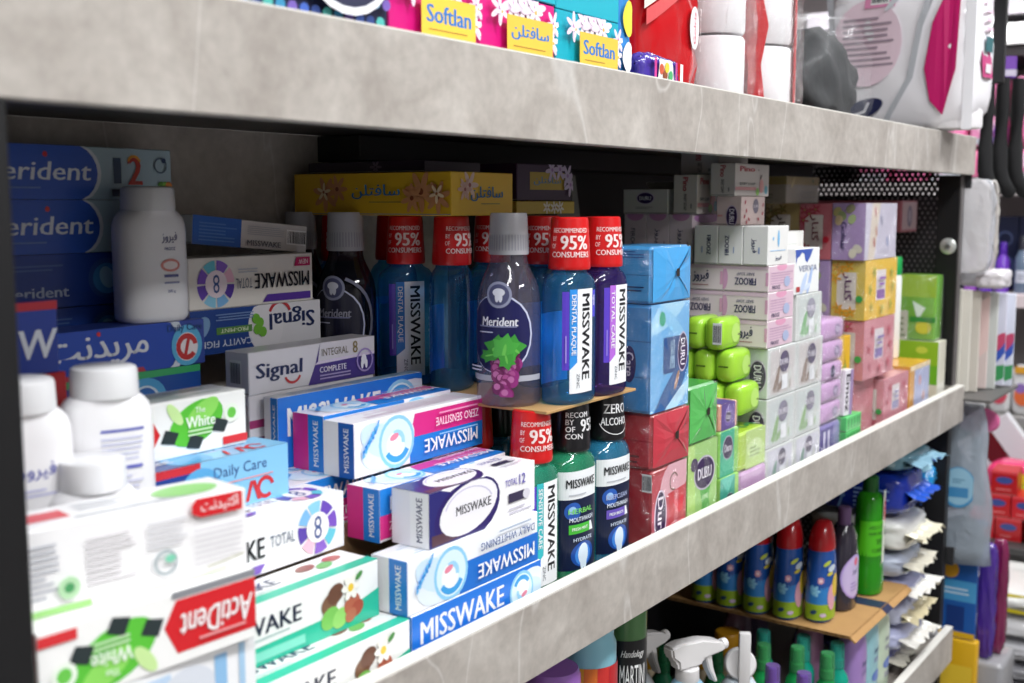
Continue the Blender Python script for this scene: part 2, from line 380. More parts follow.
for i, (lx, ly, e) in enumerate(LAMP_SPOTS):
    t = thing('ceiling_lamp', ['white ceiling panel lamp at the near left end of the aisle', 'white ceiling panel lamp over the middle of the aisle', 'white ceiling panel lamp over the far end of the aisle',
        'white ceiling panel lamp past the shelf end', 'white ceiling panel lamp in front of the back wall', 'white ceiling panel lamp by the front wall'][i], 'lamp', (lx, ly, CEIL), 0, 'ceiling panel lamps')
    for a in ((-.48, .48, -.17, -.145), (-.48, .48, .145, .17), (-.48, -.455, -.145, .145), (.455, .48, -.145, .145)): slab('frame', *a, -.05, 0, mat('e9e9e9', .4), t)
    slab('backing', -.455, .455, -.145, .145, -.02, 0, mat('f2f2f0', .5, emit=1.0), t, 0)

# ------------------------------------------------------------------ the shelving unit
U0, U1, UD = .30, 2.482, .40
unit = thing('shelving_unit', 'long black steel shelving unit with grey marble shelf fronts', 'shelf', (0, 0, 0))
for z in (1.437, .925, .400):
    slab('shelf_front', U0 if z > 1.2 else .362, U1, 0, .016, z, z + .0755, STONE, unit, .001)
    slab('front_edge', U0 if z > 1.2 else .362, U1, .0002, .0158, z + .0752, z + .0766, mat('e4e1da', .4), unit, 0)
for z in (1.460, .952, .427): slab('shelf_board', U0 if z > 1.2 else .362, 2.452, .016, UD, z, z + .025, mat('8f8880', .5, var=.15, bs=20) if z < 1.2 else mat('4a4744', .5), unit, .001)
slab('back_panel', U0, 1.25, UD, UD + .02, .3, 1.46, STONE, unit, 0)
slab('back_panel', 1.25, 2.46, UD, UD + .006, .3, 1.46, BLACK, unit, 0)
slab('support_beam', 1.0, 2.45, .33, UD, 1.429, 1.4595, BLACK, unit)
slab('post', .285, .361, .0, .06, 0, 1.4365, BLACK, unit); slab('post', .285, .361, .345, .42, 0, 1.4365, BLACK, unit)
slab('side_panel', .30, .318, .06, .345, .3, 1.4365, BLACK, unit, 0)
slab('side_panel', 2.452, 2.4545, .064, UD, .30, 1.4595, PERF, unit, 0)
for z0, z1 in ((0, .3995), (.4770, .9245), (1.0020, 1.4365)): slab('post', 2.450, 2.476, .020, .064, z0, z1, BLACK, unit)
slab('post', 2.44, 2.47, .37, .42, 0, 1.4365, BLACK, unit)
slab('end_post', 2.4825, 2.500, -.045, -.020, 1.62, CEIL - .002, BLACK, unit)
slab('corner_trim', 2.450, 2.476, .0165, .0198, 1.002, 1.4365, mat('6e6a6a', .35, metal=.6), unit)
sc = loft('screw_disc', [(0, .0165, .0165, 2), (.003, .0165, .0165, 2), (.0045, .0145, .0145, 2)], mat('c9ccc8', .25, metal=.5), unit, 24); sc.location = (2.4498, .038, 1.292); sc.rotation_euler = (0, -PI / 2, 0)
sd = loft('screw_head', [(0, .006, .006, 2), (.003, .005, .005, 2)], mat('8c8f90', .3, metal=.8), sc, 16); sd.location = (0, 0, .0045)

# ================================================================== print designs (front of the carton, upright)
NAVY, BLU, PNK, WHT, RED = '1c2350', '1f7fd6', 'd92f86', 'f4f4f4', 'd3222a'
def bubble(c, u, v, r):
    c.ell(u + .06, v, r * 1.5, r * .9, 'e2eef8', .2); c.ell(u + .12, v - .1, r * 1.1, r * .6, 'cfe6f6', -.4)
    c.ell(u, v, r, r, '8fcdf0'); c.ell(u, v, r * .86, r * .86, 'd9f0fb'); c.ell(u + .01, v + .05, r * .5, r * .5, 'f3fafe')
    c.arc(u, v, r * .55, r * .78, .6, 2.6, '3f9fe0'); c.arc(u, v, r * .25, r * .45, 2.9, 5.2, '9fd4f4')
    c.ell(u + .02, v - r * .2, r * .25, r * .12, 'e88aa2', .3)
def dna(c, u, v, s):
    for k in range(7):
        c.ell(u + .018 * k, v + .05 * k * s, .10 * abs(math.cos(k * .9)) + .03, .02, '3f9be2', 1.2); c.ell(u + .018 * k, v + .05 * k * s + .05 * math.sin(k * .9), .035, .028, '2f86d4', .5); c.ell(u + .018 * k, v + .05 * k * s - .05 * math.sin(k * .9), .035, .028, '6ab8ec', .5)
def d_zero(c):
    c.rect(0, .5, .60, 1, BLU); c.poly([(0, .06), (.56, .06), (.60, .5), (0, .5)], PNK); bubble(c, .70, .5, .50); dna(c, .84, .12, 1.5)
    c.text('MISSWAKE', .28, .72, .26, WHT, .44, bold=.02); c.text('ZERO SENSITIVE', .23, .3, .16, 'ffe3f0', .36); c.lines(.06, .12, .4, .2, 1, 'f09cc4'); c.lines(.06, .54, .4, .6, 1, '9ccdf2')
def d_daily(c):
    c.poly([(0, .42), (.60, .42), (.64, 1), (0, 1)], '1d6fcb'); bubble(c, .70, .52, .50); dna(c, .84, .1, 1.5)
    c.text('MISSWAKE', .28, .7, .28, WHT, .46, bold=.02); c.text('DAILY WHITENING', .27, .25, .15, '2b4f8f', .44); c.lines(.08, .06, .46, .14, 1, 'a9b7cc')
def d_bluefull(c): c.rect(.0, .0, 1, 1, '1c74d8'); c.text('MISSWAKE', .37, .64, .40, WHT, .62, bold=.02); bubble(c, .83, .55, .4); c.lines(.1, .15, .6, .28, 1, '9cc6f0')
def d_total12(c):
    c.poly([(0, 0), (.12, 0), (.3, .12), (.2, .9), (.1, 1), (0, 1)], '2c2a72'); c.ell(.34, .46, 1.0, .60, '2e2166', .16); c.poly([(.02, .02), (.3, .04), (.5, .3), (.3, .2), (.02, .22)], '5a3f4a'); c.ell(.35, .52, .88, .46, 'f0eef4', .16); c.arc(.35, .5, .70, .74, .3, 2.9, 'c8c4dc', 10, .55)
    c.text('MISSWAKE', .39, .52, .17, '24222c', .32, rot=0); c.text('TOTAL', .75, .72, .13, '6f64b4', .12); c.text('12', .86, .73, .2, '5a4fae', .06); c.rect(.72, .32, .9, .5, '3a3450'); c.ell(.9, .41, .12, .1, 'd8d6e0'); c.lines(.72, .1, .95, .26, 2, 'c9c6d4')
def d_total8(c):
    for k, col in enumerate(('6a49b8', '8fd0ec', '7fb9ea', '5b3fa8', 'f2bcd0', '8a62c8', '67c4d8', '7a4fc0')): c.arc(.80, .52, .26, .46, k * PI / 4 + .05, (k + 1) * PI / 4 - .05, col, 5)
    c.ell(.80, .52, .27, .27, 'f7e6ee'); c.text('8', .80, .52, .36, '33508f', .05, bold=0); c.text('TOTAL', .585, .54, .2, '6f7688', .13, bold=0); c.text('MISSWAKE', .27, .52, .30, '17171c', .46, bold=.022)
    c.poly([(.03, .8), (.4, .8), (.44, .95), (.03, .95)], '5b3a9c'); c.poly([(.03, .08), (.15, .08), (.17, .26), (.03, .26)], 'c62a63'); c.text('NEW', .09, .17, .1, WHT, .08); c.lines(.48, .25, .64, .36, 2, 'c5c9d2')
def d_total8b(c):                                    # the nearer printing of the same carton
    for k, col in enumerate(('6a49b8', '8fd0ec', '7fb9ea', '5b3fa8', 'f2bcd0', '8a62c8', '67c4d8', '7a4fc0')): c.arc(.82, .5, .26, .46, k * PI / 4 + .6, (k + 1) * PI / 4 + .5, col, 5)
    c.ell(.82, .5, .27, .27, 'f7f0f2'); c.text('8', .82, .5, .4, '44598f', .05, bold=0); c.text('TOTAL', .60, .5, .2, '6f7688', .15, bold=0); c.text('MISSWAKE', .26, .46, .34, '1c1c22', .46, bold=.02); c.poly([(.2, .04), (.46, .04), (.49, .18), (.2, .18)], '7a58b8')
def d_herbal(c):
    c.poly([(0, 0), (1, 0), (1, .5), (.82, .34), (0, .28)], '2fb898'); c.rect(.02, .07, .56, .22, '7fd6c0'); c.text('MISSWAKE', .29, .62, .27, '1d2740', .5, bold=.02); c.lines(.06, .4, .5, .48, 1, 'b4c6c4')
    for u, v, r, col in ((.70, .55, .2, '7d5a44'), (.735, .68, .2, '6b4636'), (.70, .30, .22, '7cc05a'), (.76, .24, .2, '93cf6a'), (.83, .40, .2, 'b5624a'), (.86, .3, .16, 'a94e3c'), (.82, .22, .14, 'b86a50')): c.ell(u, v, r, r * .8, col, .5)
    for k in range(6): c.ell(.82 + .03 * math.cos(k * PI / 3), .70 + .13 * math.sin(k * PI / 3), .1, .06, 'f4f2ea', k * PI / 3)
    c.ell(.82, .70, .07, .07, 'e9c53e'); c.ell(.87, .86, .1, .05, '4f8f4a', .6)
def d_herbtop(c): c.rect(0, 0, 1, .28, '35bd9c'); c.text('MISSWAKE', .3, .62, .3, '46506c', .48); c.ell(.72, .7, .25, .14, '8a4f44', .2); c.ell(.8, .55, .22, .13, '78b860', .3); c.ell(.88, .72, .22, .13, 'b4524a', 0); c.lines(.1, .32, .5, .42, 1, 'bcd8d0')
def charcoal(c, u, v):
    c.ell(u, v, .62, .36, '5cc23c', .35); c.ell(u + .04, v + .16, .4, .18, '8fdc62', .5); c.ell(u - .13, v + .2, .24, .1, 'c9eaa0', -.9)
    for dx, dy in ((-.17, -.16), (-.02, -.32), (.14, -.1)): c.poly([(u + dx - .05, v + dy - .1), (u + dx + .03, v + dy - .16), (u + dx + .06, v + dy + .03), (u + dx - .02, v + dy + .12)], '2b3638')
def d_acti(c):
    c.poly([(.0, .12), (.40, .12), (.46, .45), (.40, .84), (0, .84)], RED); c.rect(0, .0, .42, .1, '8b8d92'); charcoal(c, .68, .56); c.rect(.84, .06, 1, .2, 'd8343a'); c.ell(.90, .62, .17, .17, 'eef8ea'); c.ell(.90, .62, .1, .1, '6cc850')
    c.text('ActiDent', .20, .50, .36, 'f6f2f2', .36, bold=.02, sl=.12); c.text('The', .70, .78, .1, 'eefae8', .06); c.text('White', .70, .58, .2, 'f4fcf0', .18, bold=.02); c.lines(.62, .34, .78, .48, 2, 'd6f2c8'); c.lines(.06, .7, .3, .78, 1, 'f0a6a8')
def d_actiside(c):
    c.rect(0, .0, .32, .08, '9bd27e'); c.rect(.55, .0, .9, .05, 'dfe9d6'); c.lines(.03, .2, .2, .86, 9, 'b9bcc4'); c.lines(.3, .24, .5, .84, 8, 'dcd9dc'); c.lines(.55, .5, .72, .86, 5, 'd8d8dc'); c.lines(.75, .16, .97, .66, 7, 'dedcdf')
    c.ell(.23, .28, .13, .13, 'b5dcb0'); c.ell(.23, .28, .06, .06, '4c9a60'); c.arc(.62, .3, .12, .16, 0, 6.2, 'a9b4b8', 14); c.ell(.64, .34, .07, .05, '7fcfb0')
    c.poly([(.74, .82), (.78, .76), (.97, .76), (.97, 1), (.76, 1), (.74, .92)], RED); c.text(fa('اکتیدنت'), .865, .88, .17, 'f8efef', .17); c.poly([(.8, .1), (.97, .17), (.97, .2), (.8, .13)], 'c9c9b8')
def d_acti_top(c): c.rect(0, .35, .3, .75, 'd84048'); c.rect(.3, .2, .8, .3, 'c4c8cc'); c.ell(.8, .5, .5, .3, '9cd884'); c.lines(.35, .5, .6, .9, 3, 'd2d5da')
def d_merident(c):
    c.rect(0, 0, .46, 1, '2f5cc0'); c.ell(.44, .5, .62, .58, 'dfe4ea'); c.ell(.42, .5, .62, .56, '2f5cc0'); c.text('Merident', .25, .53, .34, 'e6ebf2', .56, bold=.014, sl=.15); c.ell(.30, .83, .05, .05, 'd2343a'); c.lines(.06, .2, .3, .27, 1, '6d8cc8')
def d_mer12(c):
    d_merident(c); c.text('1', .68, .56, .5, '2c4766', .03, bold=.02); c.text('2', .78, .56, .54, 'c23a2c', .075, bold=.03); c.arc(.775, .70, .12, .17, .3, 2.8, 'e8a23a', 8); c.rect(.645, .06, .78, .2, '2e3850'); c.arc(.93, .68, .13, .16, 0, 6.2, '556a7c', 14); c.ell(.95, .78, .05, .05, '24406c')
    for u, col in ((.93, '5c9a3c'), (.955, '7cb84a'), (.975, 'd8863a')): c.ell(u, .28, .08, .08, col)
def d_merdark(c): c.rect(0, 0, .7, 1, '2448a0'); c.rect(.7, 0, 1, 1, '161c40'); c.ell(.6, .5, .42, .4, '3c5ca4'); c.ell(.6, .5, .32, .3, '4f9bd4'); c.ell(.6, .52, .16, .22, 'a8d6ec', .4); c.text('Merident', .22, .3, .2, 'c4d2e8', .34, bold=.02); c.lines(.1, .7, .4, .85, 2, '5576b8')
def d_merfa(c):
    c.rect(0, 0, .72, 1, '2c50b4'); c.rect(0, 0, .72, .1, 'b93a4c'); c.ell(.70, .5, .5, .66, '2c50b4'); c.arc(.66, .5, .72, .9, -1., 1.1, 'd5dde6', 12); c.text(fa('مریدنت'), .36, .55, .62, 'e2e6ee', .56, bold=.02); c.ell(.36, .9, .05, .05, 'd2343a')
    c.ell(.88, .45, .42, .46, '5fb4de'); c.ell(.88, .42, .3, .32, 'f0e6e8'); c.arc(.88, .42, .18, .3, .2, 5.6, 'c63a3c', 14); c.poly([(.855, .2), (.875, .2), (.905, .66), (.885, .66)], 'c63a3c'); c.text('Daily Care', .87, .86, .15, '2b4c84', .22)
def d_dailycare(c):
    c.poly([(.55, 0), (1, 0), (1, 1), (.48, 1)], '86c4ea'); c.rect(0, 0, .5, 1, '22408f'); c.rect(0, .85, .5, 1, 'c8303c'); c.ell(.5, .4, .5, .5, '5aa8dc'); c.text('Daily Care', .72, .74, .2, '3a5a94', .3, bold=0); c.arc(.86, .26, .14, .22, .2, 5.4, 'c8323a', 14); c.poly([(.74, .06), (.76, .06), (.79, .44), (.77, .44)], 'c8323a'); c.poly([(.83, .06), (.81, .06), (.78, .44), (.80, .44)], 'c8323a'); c.poly([(.66, .06), (.68, .06), (.71, .4), (.69, .4)], 'c8323a'); c.lines(.62, .5, .92, .56, 1, 'e8a0a4'); c.text('Merident', .26, .5, .3, 'dfe5f0', .34, bold=.02)
def d_greenblue(c): c.rect(0, 0, 1, .86, '1f4f9e'); c.rect(0, .86, 1, 1, '3fae6a'); c.ell(.66, .45, .5, .42, '4fa6d8'); c.ell(.66, .42, .34, .3, 'd4e6f2'); c.arc(.66, .4, .14, .28, .4, 5.2, '2f6cb8', 12); c.ell(.72, .3, .1, .1, 'c8404a'); c.ell(.15, .5, .4, .3, 'c0c8d0', .3)
def d_signal8(c):
    c.poly([(.44, 0), (1, 0), (1, 1), (.54, 1), (.50, .5)], '4b3a86'); c.poly([(.52, .55), (1, .62), (1, 1), (.54, 1)], 'd9d6dc'); c.poly([(.49, .48), (1, .54), (1, .62), (.52, .55)], 'ded3e6')
    c.text('Signal', .22, .54, .34, '23315c', .34, bold=.026, sl=.05); c.arc(.32, .42, .24, .3, 3.6, 5.8, 'c83a42', 10); c.text('INTEGRAL', .66, .76, .18, '6c6450', .22, bold=0); c.text('8', .83, .79, .3, '8a7a4c', .04); c.text('COMPLETE', .64, .34, .14, 'efeaf4', .22); c.lines(.53, .1, .82, .26, 2, 'b6a8d2')
    c.arc(.91, .42, .26, .31, 0, 6.28, 'a894cc', 16); c.ell(.90, .44, .1, .13, 'f2f0f6'); c.ell(.885, .32, .05, .12, 'f2f0f6'); c.ell(.92, .32, .05, .12, 'f2f0f6')
def d_signalcav(c):
    c.rect(.44, 0, 1, 1, '22458e'); c.ell(.45, .5, .55, .62, 'e9e6ea'); c.text('Signal', .24, .42, .38, '25305a', .36, bold=.026); c.arc(.34, .3, .3, .38, 3.5, 5.9, 'c23a40', 10); c.text('CAVITY FIGHT', .77, .78, .15, 'd4dcea', .42); c.rect(.56, .42, .82, .58, '5c8f4a'); c.text('PRO-MINT', .69, .5, .09, 'eaf2d8', .2)
    for u, v in ((.50, .4), (.52, .55), (.48, .62), (.53, .3)): c.ell(u, v, .12, .12, '74b83c')
    c.ell(.93, .4, .3, .2, '7fa4cc', .8); c.lines(.55, .12, .84, .3, 3, '7f9ccc')
def d_backprint(c): c.rect(0, 0, .40, 1, '2660b4'); c.lines(.05, .15, .36, .85, 6, '5484c8'); c.lines(.45, .5, .78, .85, 5, 'b0b0b4'); c.text('MISSWAKE', .6, .2, .2, '6e6e74', .3)
def barcode(c, u0, v0, u1, v1):
    c.rect(u0, v0, u1, v1, 'eeeeee'); x = u0 + .05 * (u1 - u0)
    while x < u1 - .06 * (u1 - u0):
        w = (u1 - u0) * random.choice((.02, .03, .05)); c.rect(x, v0 + .1 * (v1 - v0), x + w, v1 - .1 * (v1 - v0), '3a3a3e'); x += w + (u1 - u0) * random.choice((.025, .04))
def d_backbar(c): d_backprint(c); barcode(c, .80, .25, .98, .8)
def e_stripes(*cols):
    def f(c):
        for k, col in enumerate(cols): c.rect(k / len(cols), 0, (k + 1) / len(cols), 1, col)
        c.text('MISSWAKE', 1 - .5 / len(cols), .5, .16, WHT if cols[-1] != 'f0f0f2' else NAVY, .8, rot=90)
    return f
def d_plainlines(col='b9bcc4'): return lambda c: (c.lines(.1, .15, .9, .85, 6, col))
TP = 'toothpaste box'
def tp(label, x, y, z, col, group='toothpaste boxes piled at the left end', **k): return box('toothpaste_box', label, TP, x, y, z, col, group=group, **k)

# ------------------------------------------------------------------ toothpaste, front pile
Z0 = .9775
tp('white herbal toothpaste box with teal band, lowest box resting against the shelf edge', (.52, .7185), (.0215, .0655), (Z0, 1.0275), 'f2f2f0', F=d_herbal, T=d_herbtop)
tp('bright blue toothpaste box with large white lettering, lowest beside the mouthwash', (.7225, .921), (.023, .066), (Z0, 1.0275), 'eef2f8', F=d_bluefull, L=e_stripes('f0f0f2', '2a86d8'))
tp('white herbal toothpaste box with teal band, second up, set further back', (.512, .711), (.050, .095), (1.0280, 1.0775), 'f2f2f0', F=d_herbal, T=d_herbtop)
tp('upside-down white and blue daily whitening toothpaste box under the white swoosh box', (.7195, .918), (.0245, .0655), (1.0280, 1.077), 'f3f6fa', F=d_daily, L=e_stripes('f0f0f2', '2a80d4'), T=d_plainlines('c9d6e6'), flip=True)
tp('white toothpaste box with dark purple oval swoosh, on top beside the red mouthwash cap', (.7555, .921), (.030, .0725), (1.0775, 1.1275), 'f4f3f5', F=d_total12, T=d_total12, L=e_stripes('e9e8ee', 'f0f0f2'))
tp('pink and blue toothpaste box partly hidden behind the white swoosh box', (.745, .938), (.078, .117), (1.0775, 1.1265), 'f4eef4', F=d_zero, T=d_zero, L=e_stripes(PNK, BLU), flip=False, flipT=True)
tp('white toothpaste box with a ring of violet and blue segments, on the herbal boxes', (.535, .7205), (.098, .146), (1.0782, 1.1282), 'f6f5f7', F=d_total8b, T=d_total8b, flipT=False)
tp('upside-down pink and blue toothpaste box with bubble print, topmost of the front pile', (.7565, .952), (.1185, .157), (1.1280, 1.1795), 'f4f2f6', F=d_zero, L=e_stripes('f0f0f2', '1f5fb4'), T=d_plainlines('e6d4e2'), flip=True)
tp('pink ended toothpaste box squeezed behind the bubble print box', (.7595, .952), (.160, .200), (1.1275, 1.182), 'f4eef4', F=d_zero, T=d_zero, L=e_stripes(PNK, BLU), flip=False, flipT=True)
tp('blue toothpaste box with white lettering at the rear of the front pile', (.7425, .955), (.203, .221), (1.128, 1.197), 'eef2f8', F=d_bluefull, T=lambda c: (c.rect(.5, .1, 1, .9, 'a9d2f0'), c.lines(.1, .2, .5, .8, 3, '8fb4dc')), L=e_stripes('f0f0f2', '2a86d8'))
tp('pale blue printed toothpaste box in the lower left corner by the black post', (.40, .5345), (.008, .055), (1.0281, 1.077), 'f0f1f3', F=lambda c: (c.rect(.3, .1, .45, .9, 'bcd4ec'), c.ell(.55, .5, .5, .4, 'd8dde6'), c.rect(.72, .15, .8, .9, '8fbde4'), c.rect(.88, .1, .92, .95, 'a8cbe8'), c.lines(.05, .2, .25, .8, 4, 'c3d2e2')))
tp('upside-down charcoal toothpaste box with red arrow and green leaf by the post', (.370, .530), (.006, .050), (1.0776, 1.1275), 'f5f5f3', F=d_acti, fc={'L': 'c8323a'}, rot=-4, flip=True)
tp('white toothpaste box showing its small print side by the black post', (.367, .535), (.022, .070), (1.1282, 1.183), 'f4f3f4', F=d_actiside, T=d_acti_top, rot=-9)
tp('light blue and navy toothpaste box lying under the green leaf box', (.495, .685), (.130, .172), (1.1286, 1.1735), 'cfe2f2', F=d_dailycare, T=d_dailycare)
tp('white toothpaste box with green leaf and black charcoal beside the powder bottles', (.497, .664), (.158, .203), (1.1740, 1.221), 'f4f5f2', F=d_acti, T=d_plainlines('9fb6a4'))
# ------------------------------------------------------------------ toothpaste, rear pile
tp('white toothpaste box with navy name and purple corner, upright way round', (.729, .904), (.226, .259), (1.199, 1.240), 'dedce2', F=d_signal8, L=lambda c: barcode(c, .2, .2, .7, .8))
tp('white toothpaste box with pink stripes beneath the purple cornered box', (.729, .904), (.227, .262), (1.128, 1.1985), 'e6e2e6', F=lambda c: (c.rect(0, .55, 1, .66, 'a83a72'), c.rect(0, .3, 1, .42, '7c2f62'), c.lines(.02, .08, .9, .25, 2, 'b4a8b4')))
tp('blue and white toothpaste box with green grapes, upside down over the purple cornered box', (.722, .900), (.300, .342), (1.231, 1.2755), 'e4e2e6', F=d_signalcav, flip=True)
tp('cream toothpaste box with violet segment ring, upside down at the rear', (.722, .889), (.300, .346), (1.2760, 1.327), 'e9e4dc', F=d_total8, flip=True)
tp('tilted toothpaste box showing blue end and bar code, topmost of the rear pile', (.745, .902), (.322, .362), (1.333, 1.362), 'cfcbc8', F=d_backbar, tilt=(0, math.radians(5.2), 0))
tp('dark blue toothpaste box with cursive white lettering under the powder bottle', (.540, .723), (.280, .330), (1.2275, 1.270), '3a4fa0', F=d_merfa)
tp('blue toothpaste box with green top edge under the cursive lettered box', (.530, .717), (.281, .331), (1.180, 1.227), '2a52a0', F=d_greenblue)
tp('red toothpaste box wedged behind the white powder bottles', (.405, .5205), (.200, .258), (1.180, 1.250), 'b8242c', F=lambda c: (c.lines(.3, .8, .9, .92, 1, 'd86a6e'), c.rect(0, 0, 1, .12, '8c1a24')))
tp('navy toothpaste box with a red top edge beside the black post', (.405, .515), (.200, .256), (1.2505, 1.306), '27409a', F=lambda c: (c.rect(0, .88, 1, 1, 'b8303c'), c.text('OW', .72, .42, .4, 'dfe4ee', .5, bold=.02, sl=.1), c.arc(.2, .6, .3, .4, 0, 3, 'c2cbe0')), flip=False)
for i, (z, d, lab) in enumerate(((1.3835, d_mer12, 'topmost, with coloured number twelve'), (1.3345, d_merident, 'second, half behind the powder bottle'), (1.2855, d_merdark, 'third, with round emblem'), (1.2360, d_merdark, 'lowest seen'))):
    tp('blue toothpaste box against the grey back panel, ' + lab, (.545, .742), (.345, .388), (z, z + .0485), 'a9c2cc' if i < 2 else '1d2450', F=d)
# plain cartons that carry the rear goods
def carton(label, x, y, z): return box('shipping_carton', label, 'carton', x, y, z, '8a6c4c', kind='plain', group='plain cartons under the rear goods', T=lambda c: c.rect(.0, .44, 1, .56, 'a98a60'))
carton('plain brown carton under the rear toothpaste pile', (.42, .925), (.268, .392), (Z0, 1.179))
carton('plain brown carton under the front toothpaste pile', (.42, .940), (.120, .226), (Z0, 1.0770))
tp('pink and blue toothpaste box lying under the bubble print box', (.705, .900), (.149, .187), (1.0776, 1.1272), 'f4eef4', F=d_zero, T=d_zero, L=e_stripes(PNK, BLU), flipT=True)
tp('pink and blue toothpaste box at the back of the third layer', (.700, .900), (.188, .225), (1.0776, 1.1270), 'f4eef4', F=d_zero, T=d_zero, L=e_stripes(PNK, BLU), flipT=True)

# ------------------------------------------------------------------ white powder bottles
def powder(label, x, y, z, rz, s=1.0, text=True):
    t = thing('powder_bottle', label, 'bottle', (x, y, z), rz, 'white baby powder bottles')
    P = mat('e9e8ea', .28, .3, sss=.1)
    a, b, h = .034 * s, .023 * s, .125 * s
    prof = [(0, a * .9, b * .86, 2.6), (.003, a * .98, b * .97, 2.6), (.006, a, b, 2.6), (h * .66, a, b, 2.6), (h * .72, a * .985, b * .985, 2.5), (h * .77, a * .93, b * .95, 2.4), (h * .805, a * .83, b * .93, 2.2), (h * .825, a * .74, b * .95, 2), (h * .83, .0225 * s, .0218 * s, 2)]
    loft('body', prof, P, t, 40)
    r = .0245 * s
    loft('cap', [(h * .82, r, r, 2), (h * .84, r * 1.01, r * 1.01, 2), (h * .97, r * .985, r * .985, 2), (h * .99, r * .95, r * .95, 2), (h, r * .86, r * .86, 2)], mat('dcdcde', .3, .2), t, 36)
    c = wrap_cv(a, b, 2.6, .01 * s, -PI / 2, .05 * s, .085 * s)
    if text == 1:
        c.text(fa('فیروز'), .66, .80, .12, '2b2f6c', .32, bold=.02); c.text('FIROOZ', .66, .68, .035, '4a4f8a', .22); c.ell(.66, .5, .12, .07, 'd8867c'); c.ell(.66, .5, .09, .045, 'f0e2e0'); c.rect(.52, .37, .82, .40, '5a5f94'); c.lines(.52, .3, .84, .35, 1, '8d90b4'); c.text('200 g', .66, .22, .03, '6a6e9c', .16)
    elif text == 2:
        c.rect(.3, .80, .95, .825, '5a5fb0'); c.lines(.3, .55, .92, .78, 5, 'c5c6de'); c.rect(.3, .47, .9, .5, '5f64b4'); c.lines(.3, .06, .9, .45, 8, 'cacbe0')
    else:
        c.text(fa('فیروز'), .55, .62, .14, '4e52a4', .5, bold=.02); c.lines(.3, .42, .8, .5, 2, 'b9bade'); c.ell(.6, .2, .16, .07, 'd89a84'); c.rect(.1, .0, .9, .05, 'cc6a6a')
    finish(t, [c], 'label')
    return t
powder('tall white powder bottle standing upright on the cursive lettered navy box', .680, .302, 1.2705, -.15, 1.0, 1)
powder('white powder bottle with blue small print next to the green leaf box', .5035, .128, 1.140, -.35, .98, 2)
powder('white powder bottle half hidden by the black post', .432, .122, 1.140, -.2, .98, 3)
powder('white powder bottle in front of the others with only cap and shoulder in view', .466, .093, 1.087, -.3, .95, 0)

# ================================================================== mouthwash bottles
def cone_cv(r0, r1, z0, h, t0, Wd, step=.003):
    def fn(u, v, l):
        r = r0 + (r1 - r0) * v / h; a = t0 + (u - Wd / 2) / ((r0 + r1) / 2); return Vector(((r + l) * math.cos(a), (r + l) * math.sin(a), z0 + v))
    return Cv(fn, Wd, h, False, step)
MWB = (.0345, .0225, 2.5)                                  # body half width, half depth, squareness
_liq = {}
def misswake(label, x, y, z, rz, liquid, capcol, lab, captext=1, turn=-2.2, back='a4f0ff', turnlab=-2.0, wl=.088):
    t = thing('mouthwash_bottle', label, 'bottle', (x, y, z), rz, 'mouthwash bottles between the toothpaste and the soap')
    a, b, n = MWB; G = liquid_mat(liquid, .88 if z > 1.1 else .6)
    loft('body', [(0, a * .88, b * .82, n), (.002, a * .97, b * .95, n), (.006, a, b, n), (.112, a, b, n), (.120, a * .985, b * .98, n), (.1275, a * .93, b * .93, n), (.1325, a * .82, b * .88, 2.3), (.136, .0215, .0185, 2), (.1385, .0192, .0182, 2), (.144, .0190, .0182, 2)], G, t, 44, .8)
    cp = loft('cap', [(.1395, .0215, .0215, 2), (.141, .0222, .0222, 2), (.144, .0223, .0223, 2), (.190, .0196, .0196, 2), (.1925, .0192, .0192, 2), (.1935, .0180, .0180, 2)], mat(capcol, .28, .3), t, 44, .6)
    tc = 'f6e2e0' if capcol != '16161a' else 'e8e8ea'
    c = cone_cv(.0223, .0194, .144, .0475, turn, .050)
    if captext == 1:
        c.text('RECOMMENDED', .52, .76, .1, tc, .80); c.text('BY', .16, .58, .1, tc, .1); c.text('95%', .60, .50, .30, tc, .58, bold=.03); c.text('OF', .15, .42, .1, tc, .1); c.text('CONSUMERS', .52, .24, .12, tc, .80, bold=.02)
    elif captext == 2:
        c.text('ZERO', .5, .66, .22, tc, .6, bold=.02); c.text('ALCOHOL', .5, .36, .18, tc, .72, bold=.02); c.arc(.5, .5, .44, .46, -2.7, -.4, tc, 10, 1.)
    elif captext == 3:
        for v_, s_ in ((.74, 'RECOM'), (.58, 'BY'), (.42, 'OF'), (.26, 'CON')): c.text(s_, .12, v_, .12, tc, None, bold=.02, al='l')
        c.text('95%', .70, .5, .28, tc, .5, bold=.03)
    if c.P: finish(cp, [c], 'cap_print')
    cvs = []
    if lab:
        c = wrap_cv(a, b, n, .012, turnlab, wl, .108); lab(c); finish(t, [c], 'label')
    if back:
        c = wrap_cv(a, b, n, .018, PI / 2, .052, .075); c.rect(0, 0, 1, 1, back); c.lines(.1, .1, .9, .9, 9, 'e8f4fa'); finish(t, [c], 'back_label')
    return t
